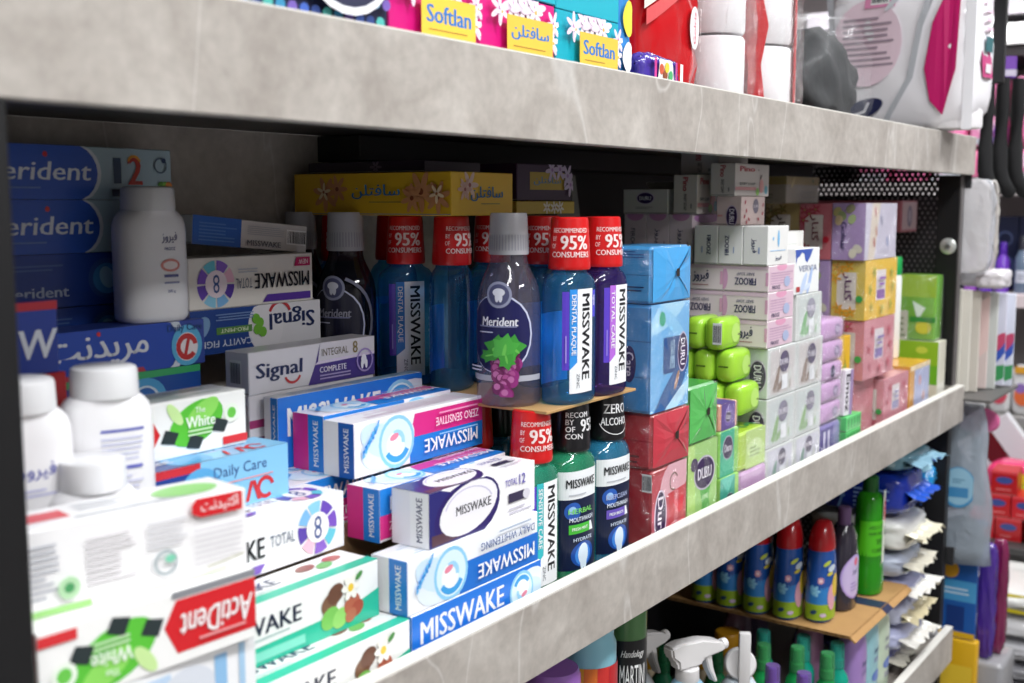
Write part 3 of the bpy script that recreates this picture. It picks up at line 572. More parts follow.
def strip_lab(name, c1, c2, nw=True, side=0.):
    def f(c):
        o = side
        c.rect(.30 + o, .23, .385 + o, .98, '5a3fc0'); c.rect(.39 + o, .23, .50 + o, 1, c1); c.poly([(.39 + o, .23), (.50 + o, .30), (.50 + o, .0), (.39 + o, .0)], 'eef4f8')
        c.rect(.50 + o, .0, .80 + o, 1, 'f2f4f6'); c.rect(.41 + o, 0, .50 + o, .22, 'f2f4f6')
        if nw: c.rect(.80 + o, .72, .87 + o, .98, c2); c.text('NEW', .835 + o, .88, .04, WHT, .1, rot=-90)
        c.text('MISSWAKE', .655 + o, .54, .15, '14141a', .82, rot=-90, bold=.024); c.text(name, .445 + o, .66, .062, WHT, .58, rot=-90, bold=.012); c.text('ZINC', .51 + o, .12, .05, '6a7078', .14, rot=-90, bold=0); c.lines(.335 + o, .3, .350 + o, .95, 1, 'a394e4')
    return f
def lower_lab(name, tagc, glow, line2):
    def f(c):
        c.rect(0, .0, 1, .72, '101c3c'); c.rect(0, .72, 1, 1, 'eceff2'); c.ell(.30, .60, .10, .09, '2a5ab0'); c.ell(.28, .61, .045, .04, '9cc4ee'); c.ell(.56, .15, .17, .13, '1c4ca0'); c.ell(.56, .14, .12, .11, '3f86dc'); c.ell(.56, .15, .08, .11, 'dbeaf6'); c.ell(.52, .07, .03, .08, 'dbeaf6'); c.ell(.6, .07, .03, .08, 'dbeaf6')
        c.rect(.2, .37, .74, .465, tagc); c.poly([(.74, .37), (.86, .37), (.80, .465), (.74, .465)], 'e8ecf0')
        c.text('MISSWAKE', .53, .88, .085, '16181f', .76, bold=.022); c.lines(.2, .76, .8, .79, 1, 'b8bcc4'); c.text(name, .5, .60, .05, glow, .62, bold=.016); c.text('MOUTHWASH', .52, .515, .045, 'dfe8f4', .62, bold=.012); c.text(line2, .46, .42, .03, 'f0f4f0', .4); c.text('HYDRATE', .54, .31, .036, 'cfdcee', .5)
    return f
CT = 1.1722
box('cardboard_sheet', 'thin brown cardboard sheet between the two tiers of mouthwash', 'cardboard', (.945, 1.128), (.032, .385), (1.1690, 1.1720), 'b9935f', kind='plain', bev=.0004, flap=False)
RC = 'cf1a1c'; DPB = '58b8f2'
misswake('blue mouthwash with red cap in the front row beside the grape bottle', 1.014, .0500, CT, .0, DPB, RC, strip_lab('DENTAL PLAQUE', '2f8fe0', '4a4ad0'), 1, -2.55)
misswake('dark purple mouthwash with red cap next to the blue soap packs', 1.081, .050, CT, .0, '6a48a4', RC, strip_lab('TOTAL CARE', 'b56ad8', '5a3fc0', False, .1), 1, -2.0, back='3a2466')
misswake('blue mouthwash with red cap directly left of the grape bottle', 1.012, .205, CT, .35, DPB, RC, None, 1, -2.2)
misswake('blue mouthwash with white strip label in the shaded second row', 1.002, .264, CT, -.25, DPB, RC, strip_lab('DENTAL PLAQUE', '2f7fd0', '4a4ad0', False), 1, -2.3)
misswake('red capped mouthwash behind the dark bottle with clear cap', 1.062, .335, CT, .1, DPB, RC, None, 1, -1.9)
misswake('red capped mouthwash in deep shade behind the grape bottle', 1.088, .205, CT, .0, DPB, RC, None, 1, -2.6)
misswake('red capped mouthwash in shade behind the front blue bottle', 1.092, .135, CT, .0, DPB, RC, None, 1, -2.6)
misswake('red capped mouthwash in the rearmost corner of the upper tier', 1.008, .374, CT, .0, DPB, RC, None, 1, -2.2)
misswake('green mouthwash with red cap at the left of the lower tier', .9585, .0600, Z0, .0, '3ab894', RC, strip_lab('SENSITIVE CARE', '35b8c0', '4a4ad0', False, .08), 1, -2.15, None)
misswake('green mouthwash with black cap in the lower tier', 1.030, .058, Z0, .0, '3ab888', '16161a', lower_lab('HERBAL', '49b83c', '7fd86a', 'FRESH MINT'), 3, -1.9, None, -PI / 2 - .25, .058)
misswake('teal blue mouthwash with black cap beside the red soap pack', 1.1035, .057, Z0, .0, '3a9cc8', '16161a', lower_lab('DEEPCLEAN', '6a55b8', 'aab4d8', 'FRESH BREATH'), 2, -2.0, None, -PI / 2 - .2, .058)
misswake('red capped mouthwash low behind the topmost toothpaste box', .978, .150, Z0, .0, '3ab894', RC, None, 0, -2.2, None)
misswake('black capped mouthwash low behind the red capped one', 1.050, .165, Z0, .0, '3a9cc8', '16161a', None, 0, -2.2, None)

def merident_bottle(label, x, y, z, rz, liquid, grape=True, s=1.):
    t = thing('mouthwash_bottle', label, 'bottle', (x, y, z), rz, 'mouthwash bottles between the toothpaste and the soap')
    R = .0335 * s; G = liquid_mat(liquid, .93)
    loft('body', [(0, R * .86, R * .86, 2), (.002, R * .96, R * .96, 2), (.006, R, R, 2), (.100, R, R, 2), (.112, R * .98, R * .98, 2), (.122, R * .92, R * .92, 2), (.131, R * .82, R * .82, 2), (.139, R * .70, R * .70, 2), (.147, R * .60, R * .60, 2), (.153, R * .57, R * .57, 2), (.156, R * .57, R * .57, 2)], G, t, 44, .9)
    ccp = loft('cap', [(.1555, R * .615, R * .615, 2), (.158, R * .625, R * .625, 2), (.196, R * .575, R * .575, 2), (.198, R * .55, R * .55, 2)], mat('d2d2d8', .25, .3, 0, .35, 1.3), t, 40, .6)
    ridge = []
    V = []; F = []
    for k in range(40):
        a = 2 * PI * k / 40
        for zz, r in ((.160, R * .633), (.176, R * .612)):
            for da in (-.03, .03): V.append((r * math.cos(a + da), r * math.sin(a + da), zz))
        o = 4 * k; F.append((o, o + 1, o + 3, o + 2))
    mesh('grip_ridges', V, F, mat('8f8f98', .3), ccp)
    c = wrap_cv(R, R, 2, .012, -2.72, .092, .118)
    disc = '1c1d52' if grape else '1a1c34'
    c.ell(.45, .54, .315, .345, 'c5cbe4'); c.ell(.44, .54, .305, .335, disc)
    c.ell(.46, .88, .115, .115, '8f93ac'); c.ell(.46, .88, .092, .092, '4a4d70'); c.ell(.46, .90, .055, .036, 'd6d8e4'); c.ell(.44, .86, .018, .045, 'd6d8e4'); c.ell(.48, .86, .018, .045, 'd6d8e4')
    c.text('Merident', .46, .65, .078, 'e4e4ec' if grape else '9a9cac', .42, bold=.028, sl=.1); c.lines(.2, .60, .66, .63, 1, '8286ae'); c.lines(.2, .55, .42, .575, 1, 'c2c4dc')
    if grape:
        c.rect(0, .13, 1, .18, 'aeb0bc')
        rg = random.Random(4)
        for q in range(26):
            v = .40 - .37 * q / 25 + rg.uniform(-.02, .02); wd = .16 * (1 - .55 * q / 25); u = .54 + rg.uniform(-wd, wd)
            c.ell(u, v, .050, .056, ('7a2460', '8f3078', '6a1c54')[q % 3]); c.ell(u - .012, v + .018, .026, .028, ('a8508c', 'b86aa0')[q % 2])
        for u, v, r, g, col in ((.44, .42, .15, .5, '3a8f36'), (.62, .42, .15, 2.4, '3f9a3a'), (.53, .40, .16, 1.4, '4aa843'), (.55, .33, .10, -1.4, '3f9a3a'), (.38, .36, .09, 3.4, '348530')):
            c.poly([(u + r * k_ * math.cos(g + t_) * c.H / c.W, v + r * k_ * math.sin(g + t_)) for t_, k_ in ((0, 1), (.5, .62), (.85, .85), (1.35, .5), (2.2, .72), (3.1, .35), (4.1, .72), (4.95, .5), (5.4, .85), (5.8, .62))], col); c.ell(u, v, r * .4, r * .08, '6abf52', g)
        c.lines(.12, .22, .3, .28, 2, 'c8c8dc')
    else:
        c.ell(.55, .3, .16, .08, '2c5a34', .3); c.rect(0, .02, 1, .09, '8a8478'); c.arc(.42, .58, .40, .43, -1.2, 1.2, '7a7c90', 12)
    finish(t, [c], 'label')
    return t
merident_bottle('clear purple grape mouthwash with frosted cap at the front of the upper tier', .967, .0945, CT, .0, 'd4cae0')
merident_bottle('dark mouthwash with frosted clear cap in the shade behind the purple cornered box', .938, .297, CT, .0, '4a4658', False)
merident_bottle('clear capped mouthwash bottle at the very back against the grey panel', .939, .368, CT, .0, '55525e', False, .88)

# ------------------------------------------------------------------ tissue boxes on the caps
def flower(c, u, v, r, pet, core, n=6, a0=0.):
    for k in range(n): a = a0 + 2 * PI * k / n; c.ell(u + r * .6 * math.cos(a) * c.H / c.W, v + r * .6 * math.sin(a), r * .55, r * .2, pet, a)
    c.ell(u, v, r * .18, r * .18, core)
def d_softyellow(c):
    for u, v, r in ((.22, .5, .38), (.30, .62, .3), (.83, .55, .42), (.93, .42, .34), (.78, .4, .3)): flower(c, u, v, r, 'c88a5a', '8a4a2c', 7, u * 9)
    for u, v in ((.22, .55), (.93, .5)): flower(c, u, v, .2, 'e6cfa4', 'a86a3c', 5, u)
    c.text(fa('سافتلن'), .56, .55, .34, '2e6ea0', .30, bold=.02); c.lines(.52, .3, .72, .36, 1, '8a7a3a')
def d_softyellow2(c): flower(c, .28, .7, .3, 'e6cfc4', 'a86a5c'); flower(c, .2, .6, .24, 'd8b4a4', 'a86a5c'); c.text(fa('سافتلن'), .55, .5, .34, '3a7aa4', .52, bold=.02); c.lines(.45, .26, .8, .32, 1, '9a8a4a')
TG = 'flat tissue boxes on the mouthwash caps'
box('tissue_box', 'long mustard yellow tissue box lying on the red mouthwash caps', 'tissue box', (.942, 1.053), (.150, .380), (1.3668, 1.4130), 'd8ac22', F=d_softyellow2, L=d_softyellow, group=TG, fc={'F': 'ecc440'})  # aisle face in lighter yellow: its stronger light is put into the colour
def d_softpurple(c): c.rect(.22, .3, .86, .78, 'b89a3a'); c.text(fa('سافتلن'), .54, .54, .24, '5a86a8', .5, bold=.02); [flower(c, u, v, .3, 'c8b4cc', 'a87ab0', 6, u * 7) for u, v in ((.62, .85), (.76, .88), (.9, .7), (.95, .45))]
box('tissue_box', 'dark purple tissue box with gold panel beside the yellow one', 'tissue box', (1.140, 1.262), (.205, .330), (1.3830, 1.4280), '3c2440', F=d_softpurple, group=TG)
box('tissue_box', 'low yellow tissue box beneath the dark purple one', 'tissue box', (1.132, 1.262), (.200, .330), (1.3668, 1.3825), 'c8a83c', F=lambda c: [flower(c, u, .5, .5, 'ece2d0', 'a87a5a', 6, u) for u in (.5, .62, .72)], group=TG)
box('tissue_box', 'dark plum tissue box resting on the long yellow one', 'tissue box', (.960, 1.060), (.200, .375), (1.4132, 1.4260), '2a1a30', L=lambda c: flower(c, .6, .5, .6, '6a5a6c', '4a3a4a'), group=TG)
box('grey_carton', 'slim grey carton leaning in the dark beside the purple tissue box', 'carton', (1.315, 1.372), (.250, .330), (1.300, 1.415), '6a6864', tilt=(0, math.radians(-14), 0), F=lambda c: (c.ell(.4, .75, .18, .12, '1c1a20', .4), c.ell(.6, .35, .18, .12, '1c1a20', .4)))

# ================================================================== soap
def oval(c, u, v, a, b, word='DURU', rot=0, col='35204e', tc='f0ecf4'):
    c.ell(u, v, a * 1.1, b * 1.1, 'c8bcd4'); c.ell(u, v, a, b, col)
    s = min(a, b)
    if rot % 180: c.text(word, u, v, s * .95 * c.H / c.W, tc, max(a, b) * 1.45 * c.H / c.H, rot=rot, bold=.02)
    else: c.text(word, u, v, s * .72, tc, max(a, b) * 1.4 * c.H / c.W, bold=.02)
SG = 'film wrapped soap packs along the shelf front'
def soap(label, x, y, z, col, cat='soap', name='soap_pack', group=SG, kind='film', film=True, bev=.0035, **k): return box(name, label, cat, x, y, z, col, group=group, kind=kind, film=film, bev=bev, flap=False, **k)
def blue_side(c): c.rect(0, .5, 1, .51, '2a6aa8'); c.lines(.25, .8, .9, .95, 3, '1f6cb4'); c.lines(.3, .22, .9, .34, 2, '1c3c6c')
fold_end(soap('sky blue film wrapped soap pack showing its folded end, top of the blue pair', (1.150, 1.246), (.026, .098), (1.2655, 1.3310), '3f9ede', L=blue_side), .048, .036, .0655, '4aa4e2')
def d_bluefront(c):
    c.rect(.0, .0, 1, 1, '6fb6ea'); c.ell(.45, .92, .42, .12, 'a6d8f4', .4); c.ell(.6, .78, .36, .07, '8ccaf0', -.6); c.ell(.28, .86, .06, .07, '3fae8c', .3); c.rect(.32, .34, .76, .68, '1f4f8c'); c.ell(.5, .14, .5, .12, '2a5f9c', .7); c.ell(.7, .08, .4, .06, 'b6dcf2', .5); c.ell(.68, .26, .1, .03, 'b88a6a', 1.1)
    c.text('OCEAN BREEZE', .55, .51, .11, 'bcdcf0', .26, rot=-90); oval(c, .82, .52, .095, .175, 'DURU', -90)
soap('tall sky blue soap pack with dark purple oval on its front', (1.150, 1.246), (.026, .098), (1.1385, 1.2645), '3a8fd4', F=d_bluefront, L=lambda c: (c.rect(0, .66, 1, .67, '2a6aa8'), c.rect(0, .33, 1, .34, '2a6aa8'), c.ell(.62, .45, .07, .17, '2e2166'), c.text('Care', .62, .45, .16, 'd8d4ec', .22, rot=-90, bold=.02)))
fold_end(soap('red film wrapped soap pack showing its folded end', (1.156, 1.250), (.026, .098), (1.0715, 1.1375), 'b8202c', L=lambda c: (c.lines(.3, .1, .8, .3, 2, '6a1018'), c.rect(0, .5, 1, .512, '8c1620'))), .047, .036, .066, 'c23a48')
def d_redfront(c):
    c.poly([(0, 0), (1, 0), (1, 1), (0, .9)], 'c43a4c'); c.ell(.75, .85, .5, .25, 'e6b0bc', .3); c.ell(.2, .3, .3, .3, 'd0586a', .4); c.poly([(.45, .12), (.95, .16), (.9, .40), (.95, .66), (.45, .62), (.52, .4)], 'cf2436'); c.text('DELIGHTFUL', .70, .40, .10, 'f0b8c0', .44, rot=-90); c.arc(.62, .76, .1, .12, .5, 5, '6a4a30', 10)
    c.ell(.24, .36, .17, .36, 'e0d4e4'); c.ell(.24, .36, .14, .33, '35204e'); c.text('Duru', .24, .36, .16, 'f0e8f2', .52, rot=-90, bold=.02)
soap('deep red soap pack with a tall purple badge at the shelf edge', (1.158, 1.246), (.026, .098), (Z0, 1.0705), 'b01c2a', F=d_redfront, L=lambda c: barcode(c, .82, .72, 1, .95))
fold_end(soap('green film wrapped soap pack showing its folded end', (1.252, 1.330), (.027, .080), (1.0835, 1.1555), '3fa848', L=lambda c: c.rect(0, .5, 1, .51, '2f8a3c')), .039, .0265, .072, '5ab85c')
def d_greenfront(c): c.rect(0, 0, 1, 1, 'a4d47a'); c.poly([(0, 0), (.28, 0), (.22, 1), (0, 1)], 'b8e07a'); c.poly([(.36, .0), (.8, .06), (.72, .3), (.8, .5), (.42, .42), (.5, .22)], '4fb43c'); c.text('LIME', .60, .32, .06, 'e4f6d4', .2); oval(c, .56, .62, .26, .19, 'DURU'); c.ell(.2, .76, .09, .08, '4a3a5c')
soap('lime green soap pack with upright purple oval at the shelf edge', (1.250, 1.333), (.026, .080), (Z0, 1.0825), 'a8dc74', F=d_greenfront)
soap('violet soap bar with peach edges on the teal bars', (1.347, 1.402), (.030, .075), (1.0850, 1.1205), 'e8a48c', bev=.002, F=lambda c: (c.rect(.1, 0, .86, 1, '5a3a96'), c.ell(.48, .48, .36, .36, '7a5cb4'), oval(c, .48, .48, .24, .2, 'Du')), T=lambda c: (c.rect(.1, 0, .8, 1, '5f4698'), c.rect(.6, .6, .95, 1, 'e07a30')))
soap('teal soap bar with lime edge under the violet bar', (1.345, 1.404), (.028, .075), (1.0235, 1.0845), '8fd45a', bev=.002, F=lambda c: (c.rect(.04, 0, .76, 1, '1fb48c'), c.ell(.4, .3, .3, .2, '4cc49c'), oval(c, .42, .62, .24, .24, 'Duru')))
soap('teal soap bar at the shelf edge below the other teal bar', (1.345, 1.404), (.026, .075), (Z0, 1.0230), '9cd85c', bev=.002, F=lambda c: (c.rect(0, 0, .76, 1, '22a890'), c.poly([(0, 1), (.4, .5), (.76, 1)], '5ac8b4'), c.ell(.5, .2, .3, .3, '2a2038')))
def lime(label, x, y, z, **k): return soap(label, x, y, z, 'a2d63c', bev=.011, group='lime green soap bars', name='soap_bar', film=False, **k)
LB = lambda c: (c.lines(.25, .48, .75, .60, 1, '5a7a2a'))
for i, (x0, y0, z0) in enumerate(((1.415, .060, 1.181), (1.415, .0895, 1.181), (1.430, .050, 1.1355), (1.422, .0795, 1.1355), (1.420, .109, 1.1355), (1.434, .038, 1.0895), (1.425, .0675, 1.0895), (1.420, .097, 1.0895))):
    pos = ['top row, nearest, with a bar code', 'top row, second', 'middle row, nearest', 'middle row, second', 'middle row, third', 'bottom row, nearest', 'bottom row, second', 'bottom row, third'][i]
    lime('rounded lime green soap bar, ' + pos, (x0, x0 + .0665), (y0, y0 + .029), (z0, z0 + .0448), L=(lambda c: barcode(c, .52, .2, .98, .85)) if i == 0 else (lambda c: c.text('durfi', .5, .5, .25, '6a5a2a', .6, sl=.2)) if i == 4 else LB, F=lambda c: (c.ell(.65, .5, .3, .3, 'b8e070'), c.lines(.75, .4, .85, .55, 1, '6a7a4a')))
soap('bright lime soap pack with green top lying on the lilac pack', (1.408, 1.496), (.029, .105), (1.0190, 1.0720), 'b8dc3c', F=lambda c: (c.rect(.25, .0, 1, 1, 'c4e08a'), c.ell(.6, .5, .5, .25, 'd6ecae'), c.lines(.4, .3, .8, .6, 3, '8fae6c')), T=lambda c: [c.ell(u, v, .12, .05, '3f8f4a', u * 9) for u in (.15, .35, .55, .75, .9) for v in (.25, .55, .8)])
soap('pale lilac soap pack at the shelf edge under the bright lime pack', (1.408, 1.496), (.026, .105), (Z0, 1.0180), 'c8a0cc')
def d_duruwhite(tint, g, ovalc):
    def f(c):
        c.rect(.08, .06, .92, .94, tint); c.ell(.3, .35, .3, .1, g, 1.1); c.ell(.42, .2, .2, .07, g, .5); c.ell(.75, .3, .25, .08, 'd8dcd8', 1.4)
        for k in range(5): c.ell(.2 + .14 * k, .2 + .1 * (k % 2), .1, .03, g, .6 + k)
        c.ell(.55, .68, .25, .22, ovalc); c.text('DURU', .55, .68, .12, 'e4e0ea', .34, bold=.02); c.rect(.46, .12, .66, .42, 'e4e6ea')
    return f
DL = lambda c: oval(c, .78, .45, .17, .30, 'DURU', -90)
rowspec = [(Z0, 1.0330, 'd4d4e0', '8fb0a4', '6a6478', 'bottom row'), (1.0338, 1.1050, 'd2dada', '9cc08c', '8a8698', 'middle row'), (1.1058, 1.1775, 'd4cfcf', '9c8a80', '5c5470', 'top row')]
for z0, z1, tint, g, oc, rw in rowspec:
    for x0, x1, side in ((1.503, 1.6085, 'left column'), (1.6095, 1.716, 'right column')):
        soap('white film wrapped soap box with grey oval, %s, %s of the white block' % (rw, side), (x0, x1), (.030, .100), (z0, z1 - .0005), 'dfe3e2', bev=.0012, name='soap_box', group='white film wrapped soap boxes', F=d_duruwhite(tint, g, oc), L=DL if side == 'left column' else None, fc={'L': 'd3dcd8'})
soap('white soap box with green leaf print on top of the white block', (1.604, 1.706), (.030, .098), (1.1780, 1.2460), 'e2e6e4', bev=.0012, name='soap_box', group='white film wrapped soap boxes', F=d_duruwhite('d6dedc', '8cc48c', '9a98a8'))
# pink and white baby soap cartons
def d_firooz_l(v):
    def f(c):
        c.ell(.02, .5, .16, .42, 'd8a4c8'); c.ell(1.0, .5, .14, .4, 'd490b8') if False else c.rect(.94, .25, 1, .75, 'dca6c6'); c.rect(0, .86, 1, 1, 'ddc2d4')
        if v == 0: c.text('FIROOZ', .5, .40, .27, '1c2454', .46, rot=180, bold=.035); c.text('BABY SOAP', .5, .68, .11, '6a6a80', .38, rot=180)
        else: c.text(fa('فیروز'), .5, .55, .46, '1c2454', .36, bold=.04); c.lines(.3, .2, .7, .27, 1, 'a05a5a')
    return f
d_firooz_f = lambda c: (c.rect(.03, .04, .97, .96, 'd8bccb'), c.ell(.5, .92, .5, .14, 'dc9cba'), c.lines(.08, .3, .92, .8, 5, 'c4a0bc'), c.ell(.7, .35, .3, .2, 'a8b4d4'), c.text('FIROOZ', .28, .18, .14, '4a4468', .3))
FG = 'pink and white baby soap cartons'
n = 0
for z0, z1, rw in ((1.1782, 1.2165, 'lowest layer'), (1.2170, 1.2560, 'middle layer'), (1.2565, 1.2935, 'upper layer')):
    for y0, sd in ((.030, 'front'), (.0985, 'second from the front')):
        box('soap_carton', 'pink and white baby soap carton, %s, %s' % (rw, sd), 'soap', (1.496, 1.590), (y0, y0 + .068), (z0, z1), 'e6d8dc', F=d_firooz_f, L=d_firooz_l(1 if (n in (4 + 1, 0)) else 0), group=FG); n += 1
def d_up(v): return lambda c: (c.text('FIROOZ' if v < 2 else fa('فیروز'), .62 if v == 0 else .36 if v == 1 else .45, .5, .17 if v < 2 else .24, '25305c', .5 if v < 2 else .34, rot=-90 if v != 1 else 90, bold=.035), c.lines(.32 if v == 0 else .62, .3, .38 if v == 0 else .68, .7, 1, '8fa0c8'))
for i, y0 in enumerate((.1055, .0680, .0305)):
    box('soap_carton', 'upright plain white baby soap carton, %s' % ('third from the shelf front', 'second from the shelf front', 'nearest, with blue feather print')[i], 'soap', (1.492, 1.566), (y0, y0 + .0365), (1.2940, 1.3485), 'e4e4e2', L=d_up(i), F=(lambda c: (c.ell(.5, .68, .07, .22, '7fb8e0'), c.ell(.25, .68, .05, .05, '8fc0e4'), c.lines(.1, .36, .9, .42, 1, 'a8c8e8'), c.text(fa('فیروز'), .5, .18, .14, '3a4468', .3))) if i == 2 else None, group='upright white baby soap cartons')
for i, y0 in enumerate((.148, .1855, .223)):
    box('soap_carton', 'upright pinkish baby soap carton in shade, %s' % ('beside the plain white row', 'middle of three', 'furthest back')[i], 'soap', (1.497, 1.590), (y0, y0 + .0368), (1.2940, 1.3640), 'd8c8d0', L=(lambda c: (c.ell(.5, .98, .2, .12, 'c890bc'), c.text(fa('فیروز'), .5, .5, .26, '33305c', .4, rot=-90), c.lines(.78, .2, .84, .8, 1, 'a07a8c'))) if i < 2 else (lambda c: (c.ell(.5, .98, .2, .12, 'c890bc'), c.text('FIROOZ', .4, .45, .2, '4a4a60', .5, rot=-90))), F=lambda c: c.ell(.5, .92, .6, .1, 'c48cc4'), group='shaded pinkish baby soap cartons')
carton('plain brown carton under the upright shaded soap cartons', (1.497, 1.60), (.170, .300), (Z0, 1.2935))
tr = box('soap_tray', 'small white display carton with dark oval and open lid, high at the back', 'carton', (1.497, 1.580), (.188, .262), (1.3645, 1.4000), 'c9c7c2', L=lambda c: (oval(c, .5, .64, .38, .22), c.lines(.28, .2, .72, .32, 2, '8c8a86')), group='soap cartons on the top layer')
lid = mesh('lid', [(.0415, -.037, .0355), (.0415, .037, .0355), (.03, .038, .047), (.03, -.038, .047), (.0424, -.037, .0355), (.0424, .037, .0355), (.031, .038, .0475), (.031, -.038, .0475)], [(0, 3, 2, 1), (4, 5, 6, 7), (2, 3, 7, 6), (0, 1, 5, 4), (1, 2, 6, 5), (3, 0, 4, 7)], card('b9b6b0'), tr)
d_pinoL = lambda c: (c.text('Pino', .5, .76, .22, 'a82c3c', .34, rot=-90, bold=.03), c.text('BABY SOAP', .5, .30, .12, '4a4a48', .40, rot=-90), c.lines(.72, .14, .78, .44, 1, '8a8a88'))
d_pinoF = lambda c: (c.text('Pino', .34, .84, .16, 'b83244', .42, bold=.03), c.text('BABY SOAP', .35, .38, .08, '4a5a58', .45), c.rect(0, .18, .6, .28, 'd89a9c'), c.ell(.76, .32, .16, .22, 'e0a0a0'), c.ell(.64, .14, .12, .12, '8fc860'), c.ell(.9, .2, .12, .14, '6fb8cc'), c.ell(.74, .6, .1, .04, '6a5a58', .8), c.ell(.66, .82, .03, .02, '5a4a48'))
PG = 'white baby soap cartons with red name'
box('soap_carton', 'upright white soap carton with red name beside the display carton', 'soap', (1.497, 1.562), (.141, .179), (1.3645, 1.4205), 'cfc9c2', L=d_pinoL, F=d_pinoF, group=PG)
box('soap_carton', 'white soap carton with red name and pink figure, tight under the upper shelf', 'soap', (1.503, 1.622), (.086, .124), (1.3900, 1.4360), 'd2ccc8', L=d_pinoL, F=d_pinoF, group=PG)
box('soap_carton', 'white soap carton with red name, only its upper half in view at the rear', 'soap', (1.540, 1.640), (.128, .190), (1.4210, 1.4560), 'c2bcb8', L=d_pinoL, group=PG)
box('soap_carton', 'pink flowered soap carton with dark oval on the upright white cartons', 'soap', (1.508, 1.590), (.078, .116), (1.3490, 1.3895), 'dac6c2', L=lambda c: (oval(c, .62, .3, .2, .36, 'DURU', -90), c.rect(.05, .3, .25, .36, 'd89a94')), F=lambda c: (c.ell(.6, .66, .24, .26, '7a7484'), c.text('DURU', .6, .66, .1, 'd4ccd4', .3), [c.ell(u, v, .08, .05, 'b84a5c', u * 8) for u, v in ((.15, .8), (.2, .5), (.12, .3), (.3, .2), (.9, .7), (.88, .4), (.7, .2), (.2, .1))]), group='soap cartons on the top layer')
box('soap_carton', 'small blank white soap carton just behind the blue wave carton', 'soap', (1.628, 1.716), (.066, .099), (1.2465, 1.3380), 'e6e6e2', F=lambda c: (c.ell(.2, .7, .08, .05, 'c8a0a0'), c.lines(.3, .78, .8, .82, 1, 'c8ccc8')), group='soap cartons on the top layer')
box('soap_carton', 'white soap carton with blue wave print and thin capital letters', 'soap', (1.592, 1.690), (.030, .064), (1.2470, 1.3140), 'eceeee', F=lambda c: (c.poly([(.0, .98), (.72, .98), (.6, .80), (.48, .68), (.40, .74), (.36, .88), (.26, .92), (.18, .84), (.08, .8), (.04, .66)], '3858b0'), c.text('VERVIA', .52, .56, .13, '4a5a8c', .74, bold=-.004), c.ell(.35, .22, .3, .1, 'c2d4f0', .9), c.ell(.6, .28, .34, .08, 'aac2ea', 1.1), c.ell(.5, .15, .2, .06, 'd4e0f4', .3), c.rect(.06, .06, .2, .17, 'b83a3c')), group='soap cartons on the top layer')
# lilac pillow packs
for i, (z0, z1) in enumerate(((Z0, 1.0320), (1.0325, 1.0660), (1.0665, 1.0990), (1.0995, 1.1300), (1.1305, 1.1640), (1.1645, 1.1990))):
    vio = i == 0
    soap('%s soap pillow pack, %s of the column beside the white block' % ('dark violet' if vio else 'lilac', ['lowest', 'second', 'third', 'fourth with navy badge', 'fifth', 'topmost'][i]), (1.7180, 1.812), (.030, .080), (z0, z1), '8a7ec0' if vio else 'd2a8d8', bev=.008, group='lilac soap pillow packs', F=(lambda c: (c.rect(.05, .1, .6, .9, '5a4c9c'), c.rect(.15, .2, .24, .8, 'd8d4ea'), c.rect(.35, .2, .44, .8, 'd8d4ea'))) if vio else ((lambda c: (c.ell(.5, .5, .34, .34, '2c2858'), c.text('LS', .5, .5, .22, 'd8d4ec', .2))) if i == 3 else (lambda c: (c.ell(.66, .48, .34, .26, '7f6f98'), c.ell(.66, .48, .22, .14, 'c2b2d0'), c.lines(.1, .2, .4, .34, 1, 'b48cc0')))))
ys = box('soap_carton', 'tall narrow yellow carton standing beside the lilac soap column', 'soap', (1.836, 1.892), (.046, .070), (Z0, 1.160), 'e2b41c', F=lambda c: (c.poly([(.3, .55), (.55, .9), (.8, .55)], 'caa018'), c.poly([(.45, .62), (.55, .8), (.65, .62)], '5a6a3a'), c.ell(.2, .6, .2, .06, '8a9a3a', .8), c.ell(.75, .25, .16, .1, '9aa84a', 1)), group='soap cartons at the right end')
box('soap_carton', 'white folded soap leaflet pack with dark letters before the yellow carton', 'soap', (1.824, 1.862), (.030, .044), (1.0320, 1.1080), 'e6e2ea', F=lambda c: (c.rect(.62, 0, 1, 1, '9a84b0'), c.text('Emoz', .36, .5, .5, '2a2438', .8, rot=-90, bold=.02)), tilt=(0, math.radians(3), 0), group='soap cartons at the right end')
for z0, z1, w_ in ((Z0, 1.0060, 'lower'), (1.0065, 1.0310, 'upper')):
    box('soap_carton', '%s of two small bright green cartons at the shelf edge' % w_, 'soap', (1.822, 1.894), (.024, .044), (z0, z1), '5cc470', F=lambda c: [c.rect(u, .15, u + .06, .85, '2f8a4c') for u in (.1, .3, .5, .7, .85)], group='small green cartons')
# flowered tissue-like soap cartons
def d_gol(bg, fl, tcol):
    def L(c):
        c.rect(.0, .0, 1, 1, bg); c.rect(.16, .18, .74, .80, 'ddd6cc')
        for u, v in ((.15, .88), (.3, .82), (.12, .7), (.5, .9), (.2, .2), (.35, .12), (.6, .14)): flower(c, u, v, .09, fl, '8a9a4a', 5, u * 9)
        c.text(fa('گلنار'), .5, .56, .3, tcol, .46, rot=-90, bold=.02); c.ell(.86, .36, .06, .06, '3a9a4c' if bg != 'c4606c' else 'b02434')
    return L
def d_golF(bg, panel, a_, b_): return lambda c: (c.rect(0, 0, 1, 1, bg), c.rect(.34, .30, .64, .82, 'e6dee0'), c.rect(.36, .32, .62, .48, panel), [flower(c, u, v, .09, a_, b_, 5, u * 8) for u, v in ((.2, .2), (.15, .5), (.25, .8), (.8, .75), (.84, .5), (.78, .2), (.5, .15))], c.lines(.38, .56, .6, .76, 2, panel))
GG = 'flowered soap cartons stacked at the right end'
